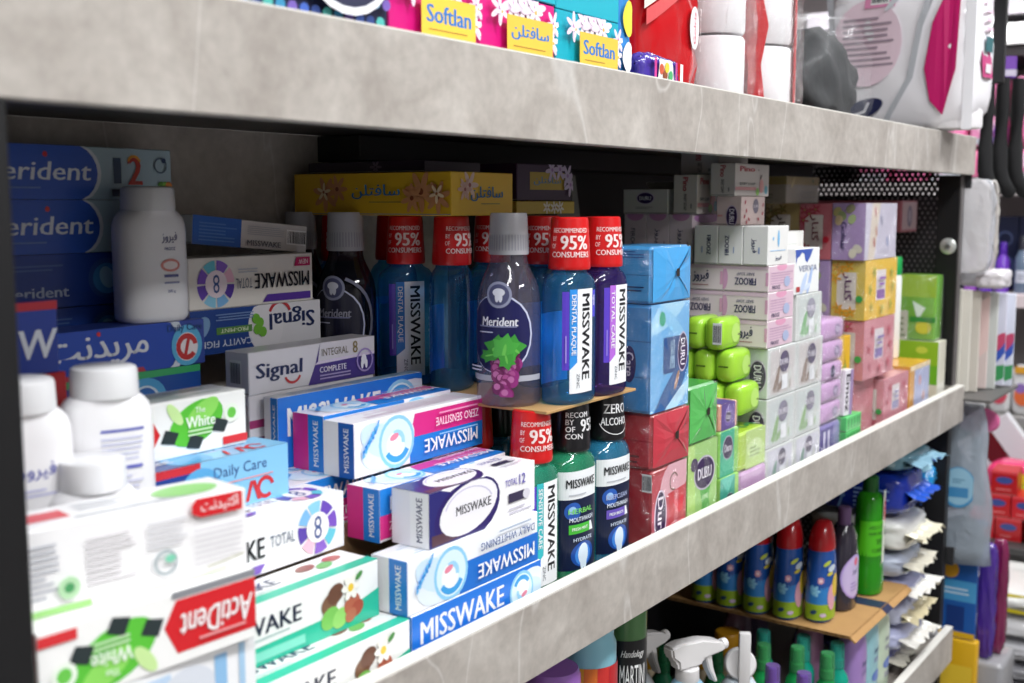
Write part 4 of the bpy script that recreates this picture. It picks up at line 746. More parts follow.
def gol(label, x, y, z, col, F=None, L=None, film=True): return box('soap_carton', label, 'soap', x, y, z, col, F=F, L=L, group=GG, kind='film', film=film, bev=.0012, flap=False)
def d_lav(c): c.rect(0, 0, 1, 1, 'b49cc8'); [c.rect(k / 14, 0, k / 14 + .025, 1, 'a88cc0') for k in range(14)]; [c.ell(u, v, .09, .07, col, u * 7) for u, v, col in ((.15, .85, 'a8a06a'), (.3, .78, '8a9a6a'), (.2, .7, 'c4b08a'), (.55, .9, '8c8a6c'), (.6, .72, '9aa87a'), (.8, .2, 'c8c4b4'), (.65, .12, 'd0ccb8'))]; c.text('Golnar', .36, .42, .16, '3c3560', .5, rot=-90, bold=.02)
gol('lavender flowered soap carton, topmost of the right hand stack', (1.898, 2.066), (.030, .086), (1.2850, 1.3800), 'b8a2cc', F=lambda c: (c.rect(0, 0, 1, 1, 'cdc8da'), c.poly([(.1, 0), (.3, 0), (.45, 1), (.2, 1)], 'dccfc0'), [c.ell(u, v, .06, .1, col, .4) for u, v, col in ((.3, .85, 'c48a8a'), (.28, .3, 'b8786c'), (.34, .5, 'c49a8a'), (.5, .7, '9a9ab4'), (.7, .3, '8f98c0'))], c.lines(.5, .1, .85, .2, 2, 'a8a4b8')), L=d_lav)
gol('bright yellow flowered soap carton under the lavender one', (1.907, 2.079), (.030, .087), (1.1830, 1.2840), 'e8b810', F=d_golF('f0c41c', '8a5aa8', '9aa84a', 'c87a2c'), L=d_gol('d8c04a', 'd89a2c', '5a2a5c'))
gol('rose pink flowered soap carton under the yellow one', (1.911, 2.076), (.030, .086), (1.0800, 1.1820), 'd07a86', F=d_golF('d88e9a', '8a78b0', 'c05a6c', 'b04a5c'), L=d_gol('d88a94', 'b84a5c', '8a2a44'))
gol('rose pink flowered soap carton at the shelf edge, its top seen', (2.0290, 2.178), (.030, .074), (Z0, 1.0670), 'd8929c', F=d_golF('d48a98', '8a8ab8', 'c05a6c', 'a84a5c'), L=d_gol('d8949c', 'b84a5c', '8a2a44'))
gol('rose pink soap carton propping the stack behind the yellow carton', (1.911, 2.020), (.045, .090), (Z0, 1.0790), 'cc7a86', L=d_gol('d08088', 'b84a5c', '8a2a44'))
gol('red flowered soap carton behind the lavender one', (1.897, 2.066), (.0875, .1430), (1.2850, 1.3790), 'b8505c', L=d_gol('c4606c', 'a83a48', '6a1c2c'))
gol('mustard flowered soap carton at the back of its row', (1.897, 2.066), (.1445, .2050), (1.2850, 1.3790), 'a88a2c', L=d_gol('b09a5a', '7a6a3a', '4a3a2c'))
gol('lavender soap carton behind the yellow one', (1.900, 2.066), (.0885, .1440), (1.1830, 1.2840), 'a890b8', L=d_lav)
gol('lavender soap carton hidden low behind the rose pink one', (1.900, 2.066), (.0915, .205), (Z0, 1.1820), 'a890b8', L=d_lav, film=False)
gol('grey and ochre ribboned soap carton high at the back', (1.850, 2.000), (.150, .205), (1.3795, 1.4250), '9a927c', F=lambda c: (c.rect(0, .7, 1, 1, 'a08a3c'), c.ell(.2, .8, .3, .08, 'b8a45a', .8), c.lines(.4, .2, .9, .5, 3, '7a766c'), c.ell(.8, .85, .1, .08, '6a7a3a')), L=lambda c: (c.rect(0, .7, 1, 1, '8a7a34'), c.lines(.1, .2, .6, .4, 2, '6a6650')))
carton('plain brown carton behind the right hand soap stack', (2.09, 2.43), (.215, .392), (Z0, 1.3210))
gol('long dusky pink carton lying high by the perforated panel', (2.338, 2.445), (.102, .360), (1.3215, 1.3850), 'a86470', F=lambda c: (c.rect(.05, .08, .95, .95, 'b49aa0'), c.ell(.5, .5, .25, .35, '6a5f74'), c.ell(.5, .5, .12, .2, 'a89aa8')), film=False)
yb = box('soap_carton', 'orange sided soap carton with pale blue front in clear film', 'soap', (2.190, 2.322), (.030, .120), (Z0, 1.0715), 'e8a83c', F=lambda c: (c.rect(.22, .02, .98, .9, 'b4bce0'), c.ell(.5, .65, .1, .1, 'd8a0a8'), c.ell(.7, .3, .1, .1, 'd8aaa4'), c.rect(0, .9, 1, 1, 'eed8b0')), group=GG, kind='film', film=True, flap=False)
t = thing('tall_tube', 'slim white tube with green cap between the soap stack and green pouch', 'bottle', (2.300, .098, 1.0725), 0)
loft('body', [(0, .013, .010, 2.4), (.004, .0145, .012, 2.4), (.16, .0145, .012, 2.4), (.168, .012, .010, 2)], mat('e8eae8', .35), t, 24)
loft('cap', [(.166, .0125, .0115, 2), (.170, .013, .012, 2), (.200, .0125, .0115, 2), (.202, .011, .010, 2)], mat('1f9a4c', .35), t, 24)
box('wipes_carton', 'green topped white carton in the corner by the right post', 'carton', (2.380, 2.4385), (.030, .112), (Z0, 1.1000), 'dcd9c8', L=lambda c: (c.rect(.0, .45, 1, 1, '8fbe2c'), c.rect(.5, .28, 1, .6, '6cb42c'), c.ell(.6, .85, .1, .06, 'c8d84a'), c.rect(.1, .22, .3, .25, '6a5a3c'), c.rect(.5, .1, .7, .13, '6a5a3c')), F=lambda c: c.rect(.1, .1, .9, .3, 'e4e2d8'), group=GG)
soap('bright green printed pouch standing on the green topped carton', (2.385, 2.436), (.040, .118), (1.1005, 1.2350), '6cb81c', L=lambda c: (c.rect(0, .66, 1, 1, '9cc81c'), c.rect(0, .0, .3, .45, 'c4c8b8'), c.lines(.05, .05, .25, .4, 4, '7a8a6a'), c.poly([(.4, .6), (.75, .5), (.55, .3)], 'd8ece0'), c.ell(.7, .2, .12, .1, 'c8c83c'), c.rect(.35, .28, 1, .36, '2f8a34')), bev=.006, group=GG)

# ================================================================== upper shelf
ZT = 1.4855
TU = 'tissue boxes on the upper shelf'
def d_soft(panel, word, bg):
    def f(c):
        for u, v, r in ((.42, .90, .22), (.56, .92, .24), (.68, .90, .22), (.92, .6, .16), (.93, .78, .14), (.2, .82, .16)): flower(c, u, v, r, 'ecd8ea', 'c890c0', 6, u * 8); flower(c, u + .02, v - .03, r * .6, 'f8f0f6', 'd8b060', 5, v * 7)
        c.rect(.28, .40, .90, .78, panel); c.text(word, .59, .61, .17, '2a78c8', .50, bold=.03); c.lines(.36, .45, .82, .48, 1, 'b08a40')
    return f
box('tissue_box', 'magenta tissue box with latin lettering on a yellow panel, upper shelf', 'tissue box', (.713, .832), (.032, .150), (ZT, 1.5700), 'd4147c', F=d_soft('f0c84c', 'Softlan', 0), group=TU)
box('tissue_box', 'magenta tissue box with cursive lettering on a yellow panel, upper shelf', 'tissue box', (.8335, .9555), (.032, .150), (ZT, 1.5690), 'd8187e', F=d_soft('e8c04c', fa('سافتلن'), 0), group=TU)
box('tissue_box', 'turquoise tissue box with lettering on the upper shelf, lower one', 'tissue box', (.9585, 1.0800), (.032, .150), (ZT, 1.5680), '18a8bc', F=d_soft('e8c04c', 'Softlan', 0), group=TU)
box('tissue_box', 'turquoise tissue box lying over the magenta one on the upper shelf', 'tissue box', (.870, .9575), (.032, .150), (1.5706, 1.6500), '1cb0c4', group=TU)
box('tissue_box', 'turquoise tissue box on top of the lettered turquoise one', 'tissue box', (.9585, 1.0800), (.032, .150), (1.5686, 1.6500), '1aacc0', group=TU)
def d_scale(c):
    c.rect(0, 0, 1, 1, '2c2f4c'); cols = ('3f8fb8', '4a6ac0', '58b8b0', '7a62b4', '3a4f8c')
    for r in range(7):
        for k in range(16): c.ell((k + .5 * (r % 2)) / 16, (r + .5) / 7, .05, .045, cols[(k * 3 + r) % 5], .4, 10)
    c.ell(.72, .78, .5, .42, 'e8eaf0'); c.ell(.72, .78, .44, .36, '34364f'); c.rect(0, 0, .2, .05, 'c85a4c')
box('patterned_pack', 'dark scale patterned pack with shimmering dots at the left of the upper shelf', 'pack', (.520, .708), (.030, .140), (ZT, 1.585), '2c2f4c', F=d_scale, bev=.004, flap=False)
def pillow(name, label, cat, loc, dims, m, rz=0, n=8, puff=.5, jit=.0015, group=None, rot=None, seed=0, pinch=.0):
    """soft bag: rounded box with creases; dims are half sizes in x, y and full height"""
    rnd = random.Random(seed); a, b, h = dims
    bm = bmesh.new(); bmesh.ops.create_cube(bm, size=2); bmesh.ops.subdivide_edges(bm, edges=bm.edges[:], cuts=n, use_grid_fill=True)
    for v in bm.verts:
        p = v.co.copy(); r = (abs(p.x) ** 5 + abs(p.y) ** 5 + abs(p.z) ** 5) ** .2; p /= r
        s = 1 - pinch * max(0, p.z)
        q = Vector((p.x * a * s, p.y * b * s, h / 2 + p.z * h / 2)) + Vector((rnd.gauss(0, 1), rnd.gauss(0, 1), rnd.gauss(0, .6) if p.z > -.9 else 0)) * jit
        v.co = q
    o = from_bm(name, bm, m, smooth=True); o.location = loc; o.rotation_euler = rot or (0, 0, rz); tag(o, label, cat, group)
    return o
def pface(o, a, b, h, F=None, L=None, lift=.004, name='printed_label'):
    cvs = []
    def bulge(ax, ay, sa, sb): return lambda u, v, l: None
    if F:
        def fn(u, v, l):
            p = ((u / (2 * a) * 2 - 1), (v / h * 2 - 1)); r = (abs(p[0]) ** 5 + 1 + abs(p[1]) ** 5) ** .2
            return Vector((-a + u, -b / r ** 1.0 - lift - l, v))
        c = Cv(fn, 2 * a, h, False, .01); F(c); cvs.append(c)
    if L:
        def fn2(u, v, l):
            p = ((u / (2 * b) * 2 - 1), (v / h * 2 - 1)); r = (abs(p[0]) ** 5 + 1 + abs(p[1]) ** 5) ** .2
            return Vector((-a / r - lift - l, b - u, v))
        c = Cv(fn2, 2 * b, h, False, .01); L(c); cvs.append(c)
    return finish(o, cvs, name)
glossbag = lambda col: mat(col, .22, .7, bump=.5, bs=30)
o = pillow('sachet', 'narrow sky blue sachet standing beside the turquoise tissue boxes', 'pouch', (1.098, .084, ZT + .002), (.013, .05, .16), glossbag('3f8fd8'), seed=1); pface(o, .013, .05, .16, F=lambda c: (c.ell(.5, .55, .06, .12, 'e8d84a'), c.ell(.5, .3, .06, .1, 'f0f0f0')))
o = pillow('sachet', 'magenta pouch with pale window behind the lying tube', 'pouch', (1.142, .092, ZT), (.022, .025, .135), glossbag('a01858'), rz=.1, seed=2, pinch=.4); pface(o, .022, .025, .135, F=lambda c: (c.rect(.2, .35, .6, .7, 'd8d8c8'), c.rect(.2, .35, .6, .5, '3f9a8c'), c.lines(.66, .2, .72, .8, 1, 'e8a0c8')))
o = pillow('sachet', 'indigo pouch standing just behind the magenta pouch', 'pouch', (1.172, .142, ZT), (.035, .02, .20), glossbag('2a2a6c'), seed=3)
o = pillow('printed_tube', 'colourful printed bag slumped at the upper shelf edge', 'pouch', (1.168, .0385, ZT + .003), (.052, .0135, .056), glossbag('4a3a9c'), seed=4, rot=(0, 0, .1)); pface(o, .052, .0135, .056, F=lambda c: (c.poly([(.22, .1), (.75, .1), (.66, .9), (.3, .9)], 'f0e8e8'), [c.ell(u, v, .12, .1, col, u) for u, v, col in ((.35, .7, 'c85a3a'), (.45, .6, '8a4a2c'), (.5, .75, 'e0c83a'), (.6, .6, '4aa86a'), (.42, .4, 'e8b8c0'), (.55, .35, '3a8f8c'), (.62, .35, 'd8d8e8'))], c.rect(.16, .1, .22, .9, 'c83a8c'), c.rect(.75, .1, .8, .9, 'c83a8c'), c.rect(.9, .05, 1, .9, 'f4f4f4')))
RBAG = mat('c4141c', .2, .7, bump=.45, bs=22)
o = pillow('red_bag', 'glossy red snack bag with white oval badge on the upper shelf', 'bag', (1.268, .098, ZT), (.074, .034, .26), RBAG, seed=5, jit=.003)
pface(o, .074, .034, .26, F=lambda c: (c.poly([(.0, .45), (.75, .68), (.75, 1), (0, 1)], 'e4d4cc'), [c.ell(u, v, .06, .035, col, u * 9) for u, v, col in ((.1, .62, 'b84a3c'), (.25, .72, 'a83a3c'), (.4, .70, 'c86a5c'), (.5, .82, 'b8484c'), (.2, .85, 'd89a8c'), (.62, .86, 'c25a50'), (.3, .58, '6a8a4a'))], c.poly([(.02, .38), (.75, .60), (.75, .66), (.02, .45)], 'd85a5c'), c.ell(.82, .42, .055, .10, 'f4e8ea'), c.text('Golriz', .82, .42, .05, 'c83a5c', .15, rot=90), c.text(fa('پشمک'), .955, .42, .06, 'f6ecec', .2, rot=90)))
def rolls(label, x, y, rows, rad, m, z=ZT, bandF=None, group='paper rolls on the upper shelf'):
    t = thing('paper_roll_pack', label, 'paper roll', (x, y, z), 0, group)
    for i, (dx, dz) in enumerate(rows):
        loft('roll', [(dz, rad * .94, rad * .94, 2, dx, 0), (dz + .004, rad, rad, 2, dx, 0), (dz + .1, rad, rad, 2, dx, 0), (dz + .104, rad * .94, rad * .94, 2, dx, 0)], m, t, 32)
    return t
PAPER = mat('f0eef0', .8, bump=.3, bs=120)
for i, (x, w_, lab) in enumerate(((1.408, .040, 'white paper rolls between the red bag and the red striped pack'), (1.545, .050, 'white paper rolls behind red printed film at the shelf edge'))):
    t = rolls(lab, x, .078, [(0, .004), (0, .112)], w_, PAPER)
    sh = pillow('film_sleeve', None, None, (0, 0, 0), (w_ + .006, w_ + .006, .235), film_mat(), seed=20 + i, jit=.002); sh.parent = t
    c = wrap_cv(w_ + .0045, w_ + .0045, 2, .008, -2.2, .16, .21, .006)
    if i == 0: c.poly([(.72, .0), (.98, .0), (.98, .5), (.80, .3)], 'c01a20'); c.ell(.35, .85, .14, .04, 'c8cccc', .4)
    else: c.poly([(0, 0), (.42, 0), (.36, .35), (.42, .6), (.30, 1), (.0, 1)], 'cc1c22'); c.rect(.74, 0, 1, 1, 'd02228'); c.poly([(.05, .3), (.3, .55), (.25, .9), (.05, .85)], 'b01018'); [c.rect(.06 + .05 * k, .5, .065 + .05 * k, .86, 'e86a6c') for k in range(5)]; c.text(fa('دستمال کاغذی'), .86, .5, .10, 'f6e8e8', .8, rot=90)
    finish(t, [c], 'printed_band')
# dark folded cloth in a clear crinkled bag
def crumple(name, verts_n, dims, m, parent, seed, amp, loc=(0, 0, 0)):
    rnd = random.Random(seed); bm = bmesh.new(); bmesh.ops.create_icosphere(bm, subdivisions=4, radius=1)
    ks = [(Vector((rnd.gauss(0, 1), rnd.gauss(0, 1), rnd.gauss(0, 1))).normalized(), rnd.uniform(3, 9), rnd.uniform(0, 6)) for _ in range(14)]
    for v in bm.verts:
        p = v.co.normalized(); r = 1 + amp * sum(abs(math.sin(k[0].dot(p) * k[1] + k[2])) - .6 for k in ks) / 6
        q = Vector((p.x * dims[0], p.y * dims[1], p.z * dims[2])) * r; q.z = max(q.z, -dims[2] * .8); v.co = q + Vector(loc) + Vector((0, 0, dims[2] * .8))
    return from_bm(name, bm, m, parent, smooth=True)
t = thing('bagged_cloth', 'dark grey folded cloth in a clear crinkled bag on the upper shelf', 'bag', (1.845, .105, ZT), .15)
crumple('cloth', 0, (.165, .060, .092), mat('0c0d10', .8, bump=.5, bs=60), t, 3, .34, (-.03, 0, 0))
crumple('plastic_bag', 0, (.205, .080, .108), poly_mat(.07, 'e8ecf0'), t, 9, .34)
# toilet paper pack, hanging over the shelf edge
t = thing('toilet_paper_pack', 'large white toilet paper pack with magenta petals overhanging the shelf edge', 'paper roll', (2.268, .083, 1.5135), math.radians(-6))
ha, hb, hh = .062, .150, .270
for r_ in range(2):
    for k in range(3):
        loft('roll', [(.004 + .132 * r_, .046, .046, 2, 0, -.097 + .097 * k), (.008 + .132 * r_, .048, .048, 2, 0, -.097 + .097 * k), (.128 + .132 * r_, .048, .048, 2, 0, -.097 + .097 * k), (.131 + .132 * r_, .046, .046, 2, 0, -.097 + .097 * k)], PAPER, t, 28)
bg_ = pillow('wrapper', None, None, (0, 0, 0), (ha, hb, hh), mat('f0eef2', .3, .5, bump=.35, bs=18), seed=31, jit=.0018); bg_.parent = t
def d_tpl(c):
    c.poly([(.84, .98), (.90, .98), (.89, .4), (.82, .10), (.74, .2), (.70, .42), (.74, .72)], 'c01866'); c.poly([(.72, .98), (.77, .98), (.68, .70), (.63, .36), (.47, .06), (.43, .06), (.59, .36), (.65, .74)], 'b9bcc2'); c.rect(.93, .0, .99, 1, 'f2f2f6')
    c.ell(.32, .62, .26, .30, 'ead2de'); c.lines(.16, .46, .50, .82, 9, '9c8a98'); c.rect(.30, .86, .50, 1, 'd88ab0'); barcode(c, .34, .88, .46, .99); c.ell(.30, .16, .17, .065, '20264f', .3); c.poly([(.25, .12), (.33, .14), (.36, .21), (.345, .21), (.32, .155), (.25, .135)], 'e8e8f0'); c.ell(.5, .9, .1, .02, 'cfd2d8', .8)
    c.poly([(.03, .98), (.08, .98), (.12, .6), (.08, .6)], 'b8bac0')
    c.lines(.56, .95, .66, .975, 1, '2a2f5c'); c.ell(.69, .965, .022, .018, '2a2f5c')
def d_tpf(c): c.rect(.30, .35, .7, .98, 'c04a80'); c.rect(.35, .52, .65, .62, '3a6a70'); c.lines(.36, .66, .64, .9, 4, 'e4c4d4'); c.rect(.38, .38, .6, .44, 'e8dce4')
pface(t, ha, hb, hh, F=d_tpf, L=d_tpl, lift=.0035)

# ================================================================== lower shelf
ZL = .4525
def bottle(name, label, loc, prof, m, cap=None, capm=None, group=None, rz=0, lab=None, labargs=None, N=28, capname='cap'):
    t = thing(name, label, 'bottle', loc, rz, group); loft('body', prof, m, t, N)
    if cap: loft(capname, cap, capm, t, N, .6)
    if lab: c = wrap_cv(*labargs); lab(c); finish(t, [c], 'label')
    return t
carton('plain brown carton carrying the front bottles on the lower shelf', (.95, 1.575), (.025, .175), (ZL, .5800))
carton('plain brown carton lifting the jars at the lower shelf front', (.95, 1.265), (.025, .175), (.5805, .6395))
RZ = .6405
def cyl(r, h, n=2, sh=.03): return [(0, r * .93, r * .93, n), (.003, r, r, n), (h - sh, r, r, n), (h - sh * .5, r * .9, r * .9, n), (h - sh * .15, r * .6, r * .6, n), (h, r * .5, r * .5, n)]
bottle('soap_bottle', 'green glass bottle with black label beside the trigger sprayers', (1.172, .066, RZ), cyl(.0255, .28, 2, .02), mat('4f7a4a', .15, .5, var=.2, bs=12), None, None, lab=lambda c: (c.rect(0, 0, 1, .66, '15161a'), c.text('Handology', .47, .60, .032, 'e8e8e8', .30, sl=.25), c.text('MARTINI', .48, .495, .105, 'f0f0f0', .34, bold=-.004), c.lines(.3, .2, .7, .36, 3, 'b8b8b8')), labargs=(.0255, .0255, 2, .046, -2.15, .10, .265))
t = bottle('cream_jar', 'pale blue jar with rainbow scalloped label at the lower shelf front', (1.073, .060, RZ), [(0, .030, .030, 2), (.004, .033, .033, 2), (.245, .033, .033, 2), (.252, .030, .030, 2), (.262, .030, .030, 2)], mat('7fb4c4', .3, .3))
c = wrap_cv(.033, .033, 2, .122, -2.25, .12, .12); c.rect(0, 0, 1, .62, 'e8ecea'); c.ell(.62, .3, .34, .26, '6cc83c')
for k, col in enumerate(('7a3fa0', 'e0c02c', 'd8a02c', 'd8702c', 'c8302c', 'b81c24', 'b81c24', '3a3a8c')):
    c.rect(k / 8, .62, (k + 1) / 8, .86, col); c.ell((k + .5) / 8, .62, .06, .05, col)
finish(t, [c], 'label')
bottle('cream_jar', 'violet jar showing only its edge at the lower shelf front', (.992, .056, RZ), [(0, .029, .029, 2), (.004, .032, .032, 2), (.235, .032, .032, 2), (.243, .029, .029, 2)], mat('8f5fae', .3, .3), lab=lambda c: c.rect(0, 0, 1, .5, '4a3f8c'), labargs=(.032, .032, 2, .14, -2.0, .12, .08))
WP = mat('dedcdc', .3, .2)
def prism(name, pts, y0, y1, m, parent, bev=.0015):
    n_ = len(pts); V = [(x, y0, z) for x, z in pts] + [(x, y1, z) for x, z in pts]
    F = [tuple(range(n_)), tuple(range(2 * n_ - 1, n_ - 1, -1))] + [(i, i + n_, (i + 1) % n_ + n_, (i + 1) % n_) for i in range(n_)]
    bm = bmesh.new(); vs = [bm.verts.new(v) for v in V]
    for f in F: bm.faces.new([vs[i] for i in f])
    bmesh.ops.recalc_face_normals(bm, faces=bm.faces[:]); bmesh.ops.bevel(bm, geom=bm.edges[:], offset=bev, segments=2, affect='EDGES')
    return from_bm(name, bm, m, parent, smooth=True, sharp=.6)
def sprayer(label, x, y, z, rz, body, k=.042):
    t = thing('trigger_sprayer', label, 'spray bottle', (x, y, z), rz, 'white trigger sprayers')
    loft('body', [(0, .034, .024, 2.6), (.004, .037, .027, 2.6), (.09 + k, .037, .027, 2.6), (.115 + k, .022, .020, 2), (.125 + k, .0125, .0125, 2)], mat(body, .2, .4), t, 28)
    cl_ = loft('collar', [(.116, .0155, .0155, 2), (.118, .0165, .0165, 2), (.136, .0160, .0160, 2), (.138, .014, .014, 2)], WP, t, 24); cl_.location.z = k
    hd = prism('spray_head', [(-.022, .138), (.018, .138), (.022, .146), (.060, .150), (.062, .158), (.050, .166), (.020, .174), (-.020, .176), (-.036, .172), (-.034, .158), (-.024, .150)], -.0105, .0105, WP, t, .003); hd.location.z = k
    tg = prism('trigger', [(.026, .149), (.038, .149), (.042, .128), (.050, .108), (.046, .106), (.034, .126)], -.007, .007, WP, t); tg.location.z = k
    nz = loft('nozzle', [(0, .0075, .0075, 2), (.008, .0075, .0075, 2)], WP, t, 16); nz.location = (.060, 0, .156 + k); nz.rotation_euler = (0, PI / 2, 0)
    return t
sprayer('white trigger sprayer with its head pointing into the aisle', 1.345, .068, .5805, math.radians(-22), '8ab4cc')
sprayer('white trigger sprayer half hidden behind the nearer one', 1.322, .135, .5805, math.radians(-10), 'c8ccd0')
t = thing('pump_bottle', 'white bottle with round flip cap and upright lever beside the sprayer', 'bottle', (1.535, .075, .5805), 0)
loft('body', [(0, .03, .03, 2), (.004, .033, .033, 2), (.075, .033, .033, 2), (.095, .02, .02, 2)], mat('c8d4dc', .3), t)
d = loft('cap_disc', [(-.012, .0215, .0215, 2), (-.009, .0235, .0235, 2), (.006, .0235, .0235, 2), (.009, .021, .021, 2)], WP, t); d.location = (0, 0, .117); d.rotation_euler = (math.radians(75), 0, math.radians(-58))
l_ = from_bm('lever', cube_bm(-.0085, .0085, -.006, .006, .085, .172, .002, 2), WP, t, True, .6); l_.location = (-.012, -.012, 0); l_.rotation_euler = (0, 0, math.radians(-58))
# small mist bottles with clear over-caps
def mist(label, x, y, col, colcap, z=ZL, h=.168):
    t = thing('mist_bottle', label, 'spray bottle', (x, y, z), random.uniform(0, 3), 'small mist spray bottles')
    loft('body', [(0, .0185, .0185, 2), (.003, .0205, .0205, 2), (h - .066, .0205, .0205, 2), (h - .056, .0175, .0175, 2), (h - .048, .0120, .0120, 2), (h - .044, .0120, .0120, 2)], mat(col, .15, .4, 0, .3, 1.3), t, 24)
    loft('pump', [(h - .045, .0105, .0105, 2), (h - .030, .0105, .0105, 2), (h - .028, .0075, .0075, 2), (h - .006, .0070, .0070, 2)], mat(colcap, .35), t, 20)
    loft('cap', [(h - .044, .0132, .0132, 2), (h - .002, .0120, .0120, 2), (h, .0110, .0110, 2)], clear_mat(colcap, .28), t, 20, .5)
    return t
_cl = {}
def clear_mat(col, fac=.45):
    if (col, fac) in _cl: return _cl[(col, fac)]
    m = bpy.data.materials.new('tinted_clear_' + col); m.use_nodes = True; nt = m.node_tree; nt.nodes.clear(); L = nt.links.new
    o = nt.nodes.new('ShaderNodeOutputMaterial'); tr = nt.nodes.new('ShaderNodeBsdfTransparent'); tr.inputs[0].default_value = tuple(.35 + .65 * x for x in hx(col)[:3]) + (1,)
    g = nt.nodes.new('ShaderNodeBsdfPrincipled'); g.inputs['Base Color'].default_value = hx(col); g.inputs['Roughness'].default_value = .12; g.inputs['Coat Weight'].default_value = .5
    lw = nt.nodes.new('ShaderNodeLayerWeight'); lw.inputs[0].default_value = .35; ma = nt.nodes.new('ShaderNodeMath'); ma.operation = 'MULTIPLY_ADD'; ma.inputs[1].default_value = .4; ma.inputs[2].default_value = fac
    mx = nt.nodes.new('ShaderNodeMixShader'); L(lw.outputs['Facing'], ma.inputs[0]); L(ma.outputs[0], mx.inputs[0]); L(tr.outputs[0], mx.inputs[1]); L(g.outputs[0], mx.inputs[2]); L(mx.outputs[0], o.inputs[0])
    _cl[(col, fac)] = m
    return m
for lab, x, y, a_, b_ in (('teal mist bottle nearest the lilac shampoo', 1.893, .050, '14b498', '4ac0b0'), ('teal mist bottle under the cardboard corner', 1.890, .110, '14b498', '4ac0b0'), ('teal mist bottle furthest back of the teal row', 1.872, .178, '14b498', '4ac0b0'),
        ('green mist bottle nearest the shelf edge', 1.838, .048, '22a858', '5ab878'), ('green mist bottle second from the shelf edge', 1.835, .100, '22a858', '5ab878'), ('green mist bottle third from the shelf edge', 1.812, .152, '22a858', '5ab878'),
        ('purple mist bottle nearest the shelf edge', 1.735, .050, '7a56b4', '9a7ac8'), ('purple mist bottle second from the shelf edge', 1.735, .104, '7a56b4', '9a7ac8'), ('orange mist bottle nearest the shelf edge', 1.645, .058, 'd85a34', 'ec7a50'), ('orange mist bottle tucked beside the white lever bottle', 1.662, .118, 'd85a34', 'ec7a50'),
        ('green mist bottle in shade behind the purple ones', 1.755, .215, '1f7f4c', '2f7f54'), ('green mist bottle in the dark at the back', 1.700, .290, '1f6f4c', '2f7f54'), ('purple mist bottle in shade by the back', 1.640, .220, '5f3f84', '5a4080'), ('purple mist bottle in the darkest corner', 1.575, .270, '5f3f84', '5a4080'), ('teal mist bottle in shade at the back', 1.62, .330, '0f7a74', '1c6f74')):  # rear bottles get darkened colours: the shade at the back is painted in
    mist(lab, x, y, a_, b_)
for i, (x, y) in enumerate(((1.80, .265), (1.745, .345), (1.88, .25))):
    bottle('yellow_jar', 'yellow capped jar in the shade under the cardboard, %s' % ('nearest', 'furthest back', 'beside the teal bottles')[i], (x, y, ZL), [(0, .02, .02, 2), (.004, .022, .022, 2), (.1, .022, .022, 2), (.11, .016, .016, 2)], mat('b8a88c', .4), [(.108, .0235, .0235, 2), (.11, .024, .024, 2), (.145, .024, .024, 2), (.148, .022, .022, 2)], mat('c8901c', .4), group='yellow capped jars')
# baby shampoo under the cardboard
def babyl(navy):
    return lambda c: (c.text(fa('فیروز'), .55, .80, .12, navy, .52, bold=.02), c.lines(.3, .58, .8, .68, 2, '7a6a9c'), c.ell(.55, .3, .2, .1, '4a6ab8'), c.lines(.3, .05, .8, .16, 2, '8a7aac'))
def baby(label, x, y, col, lc=None):
    a, b = .036, .023
    return bottle('baby_shampoo', label, (x, y, ZL), [(0, a * .9, b * .85, 2.6), (.003, a, b, 2.6), (.12, a, b, 2.6), (.145, a * .93, b * .95, 2.4), (.162, a * .72, b * .8, 2.2), (.172, a * .5, b * .6, 2)], mat(col, .3, .3), [(.170, .015, .012, 2), (.184, .0148, .0118, 2), (.186, .013, .010, 2)], mat('cfc4dc', .3), 'baby shampoo bottles under the cardboard', 0, babyl('2b2f6c'), (a, b, 2.6, .03, -PI / 2, .056, .1))
baby('lilac baby shampoo bottle under the front edge of the cardboard', 1.972, .050, '9a7ab8'); baby('pale aqua baby shampoo bottle beside the lilac one', 2.046, .052, '8fbcc4'); baby('cream baby shampoo bottle nearest the stacked wipes', 2.118, .054, 'bccbb4')
baby('pink baby shampoo bottle behind the teal mist bottles', 1.945, .120, 'a87a9c'); baby('pink baby shampoo bottle deep in the shade', 1.945, .260, '8c6a84'); baby('lilac baby shampoo bottle at the back of the cardboard', 2.120, .300, '8a72a0')  # deep pink and rear lilac are darkened copies, shade put into the colour
# cardboard tray sheet with corrugated edge and blue tape
t = thing('cardboard_tray', 'brown corrugated cardboard sheet with a blue tape band on the lower shelf', 'cardboard', (0, 0, 0))
CB = mat('b98f5a', .75, bump=.15, bs=50, var=.12)
slab('sheet', 1.872, 2.200, .022, .380, .6390, .6396, CB, t, 0); slab('sheet', 1.872, 2.200, .022, .380, .6432, .6438, CB, t, 0)
V = []; F = []; n_ = 90
for k in range(n_ + 1):
    y = .022 + .358 * k / n_; z = .6414 + .0017 * math.sin(k * PI / 2 * .999)
    V += [(1.8725, y, z), (2.1995, y, z)]
for k in range(n_): F.append((2 * k, 2 * k + 1, 2 * k + 3, 2 * k + 2))
mesh('corrugation', V, F, mat('8f6c40', .8), t)
fl = from_bm('front_flap', cube_bm(1.872, 2.200, 0, .013, -.0022, .0022, .0008), CB, t); fl.location = (0, .0225, .6412); fl.rotation_euler = (math.radians(180 + 38), 0, 0)
slab('tape', 2.040, 2.078, .0225, .36, .6439, .6442, mat('2a3050', .35), t, 0)
tp_ = from_bm('tape', cube_bm(2.040, 2.078, 0, .013, -.0026, -.0023, 0), mat('2a3050', .35), t); tp_.location = (0, .0225, .6412); tp_.rotation_euler = (math.radians(180 + 38), 0, 0)
CZ = .6443
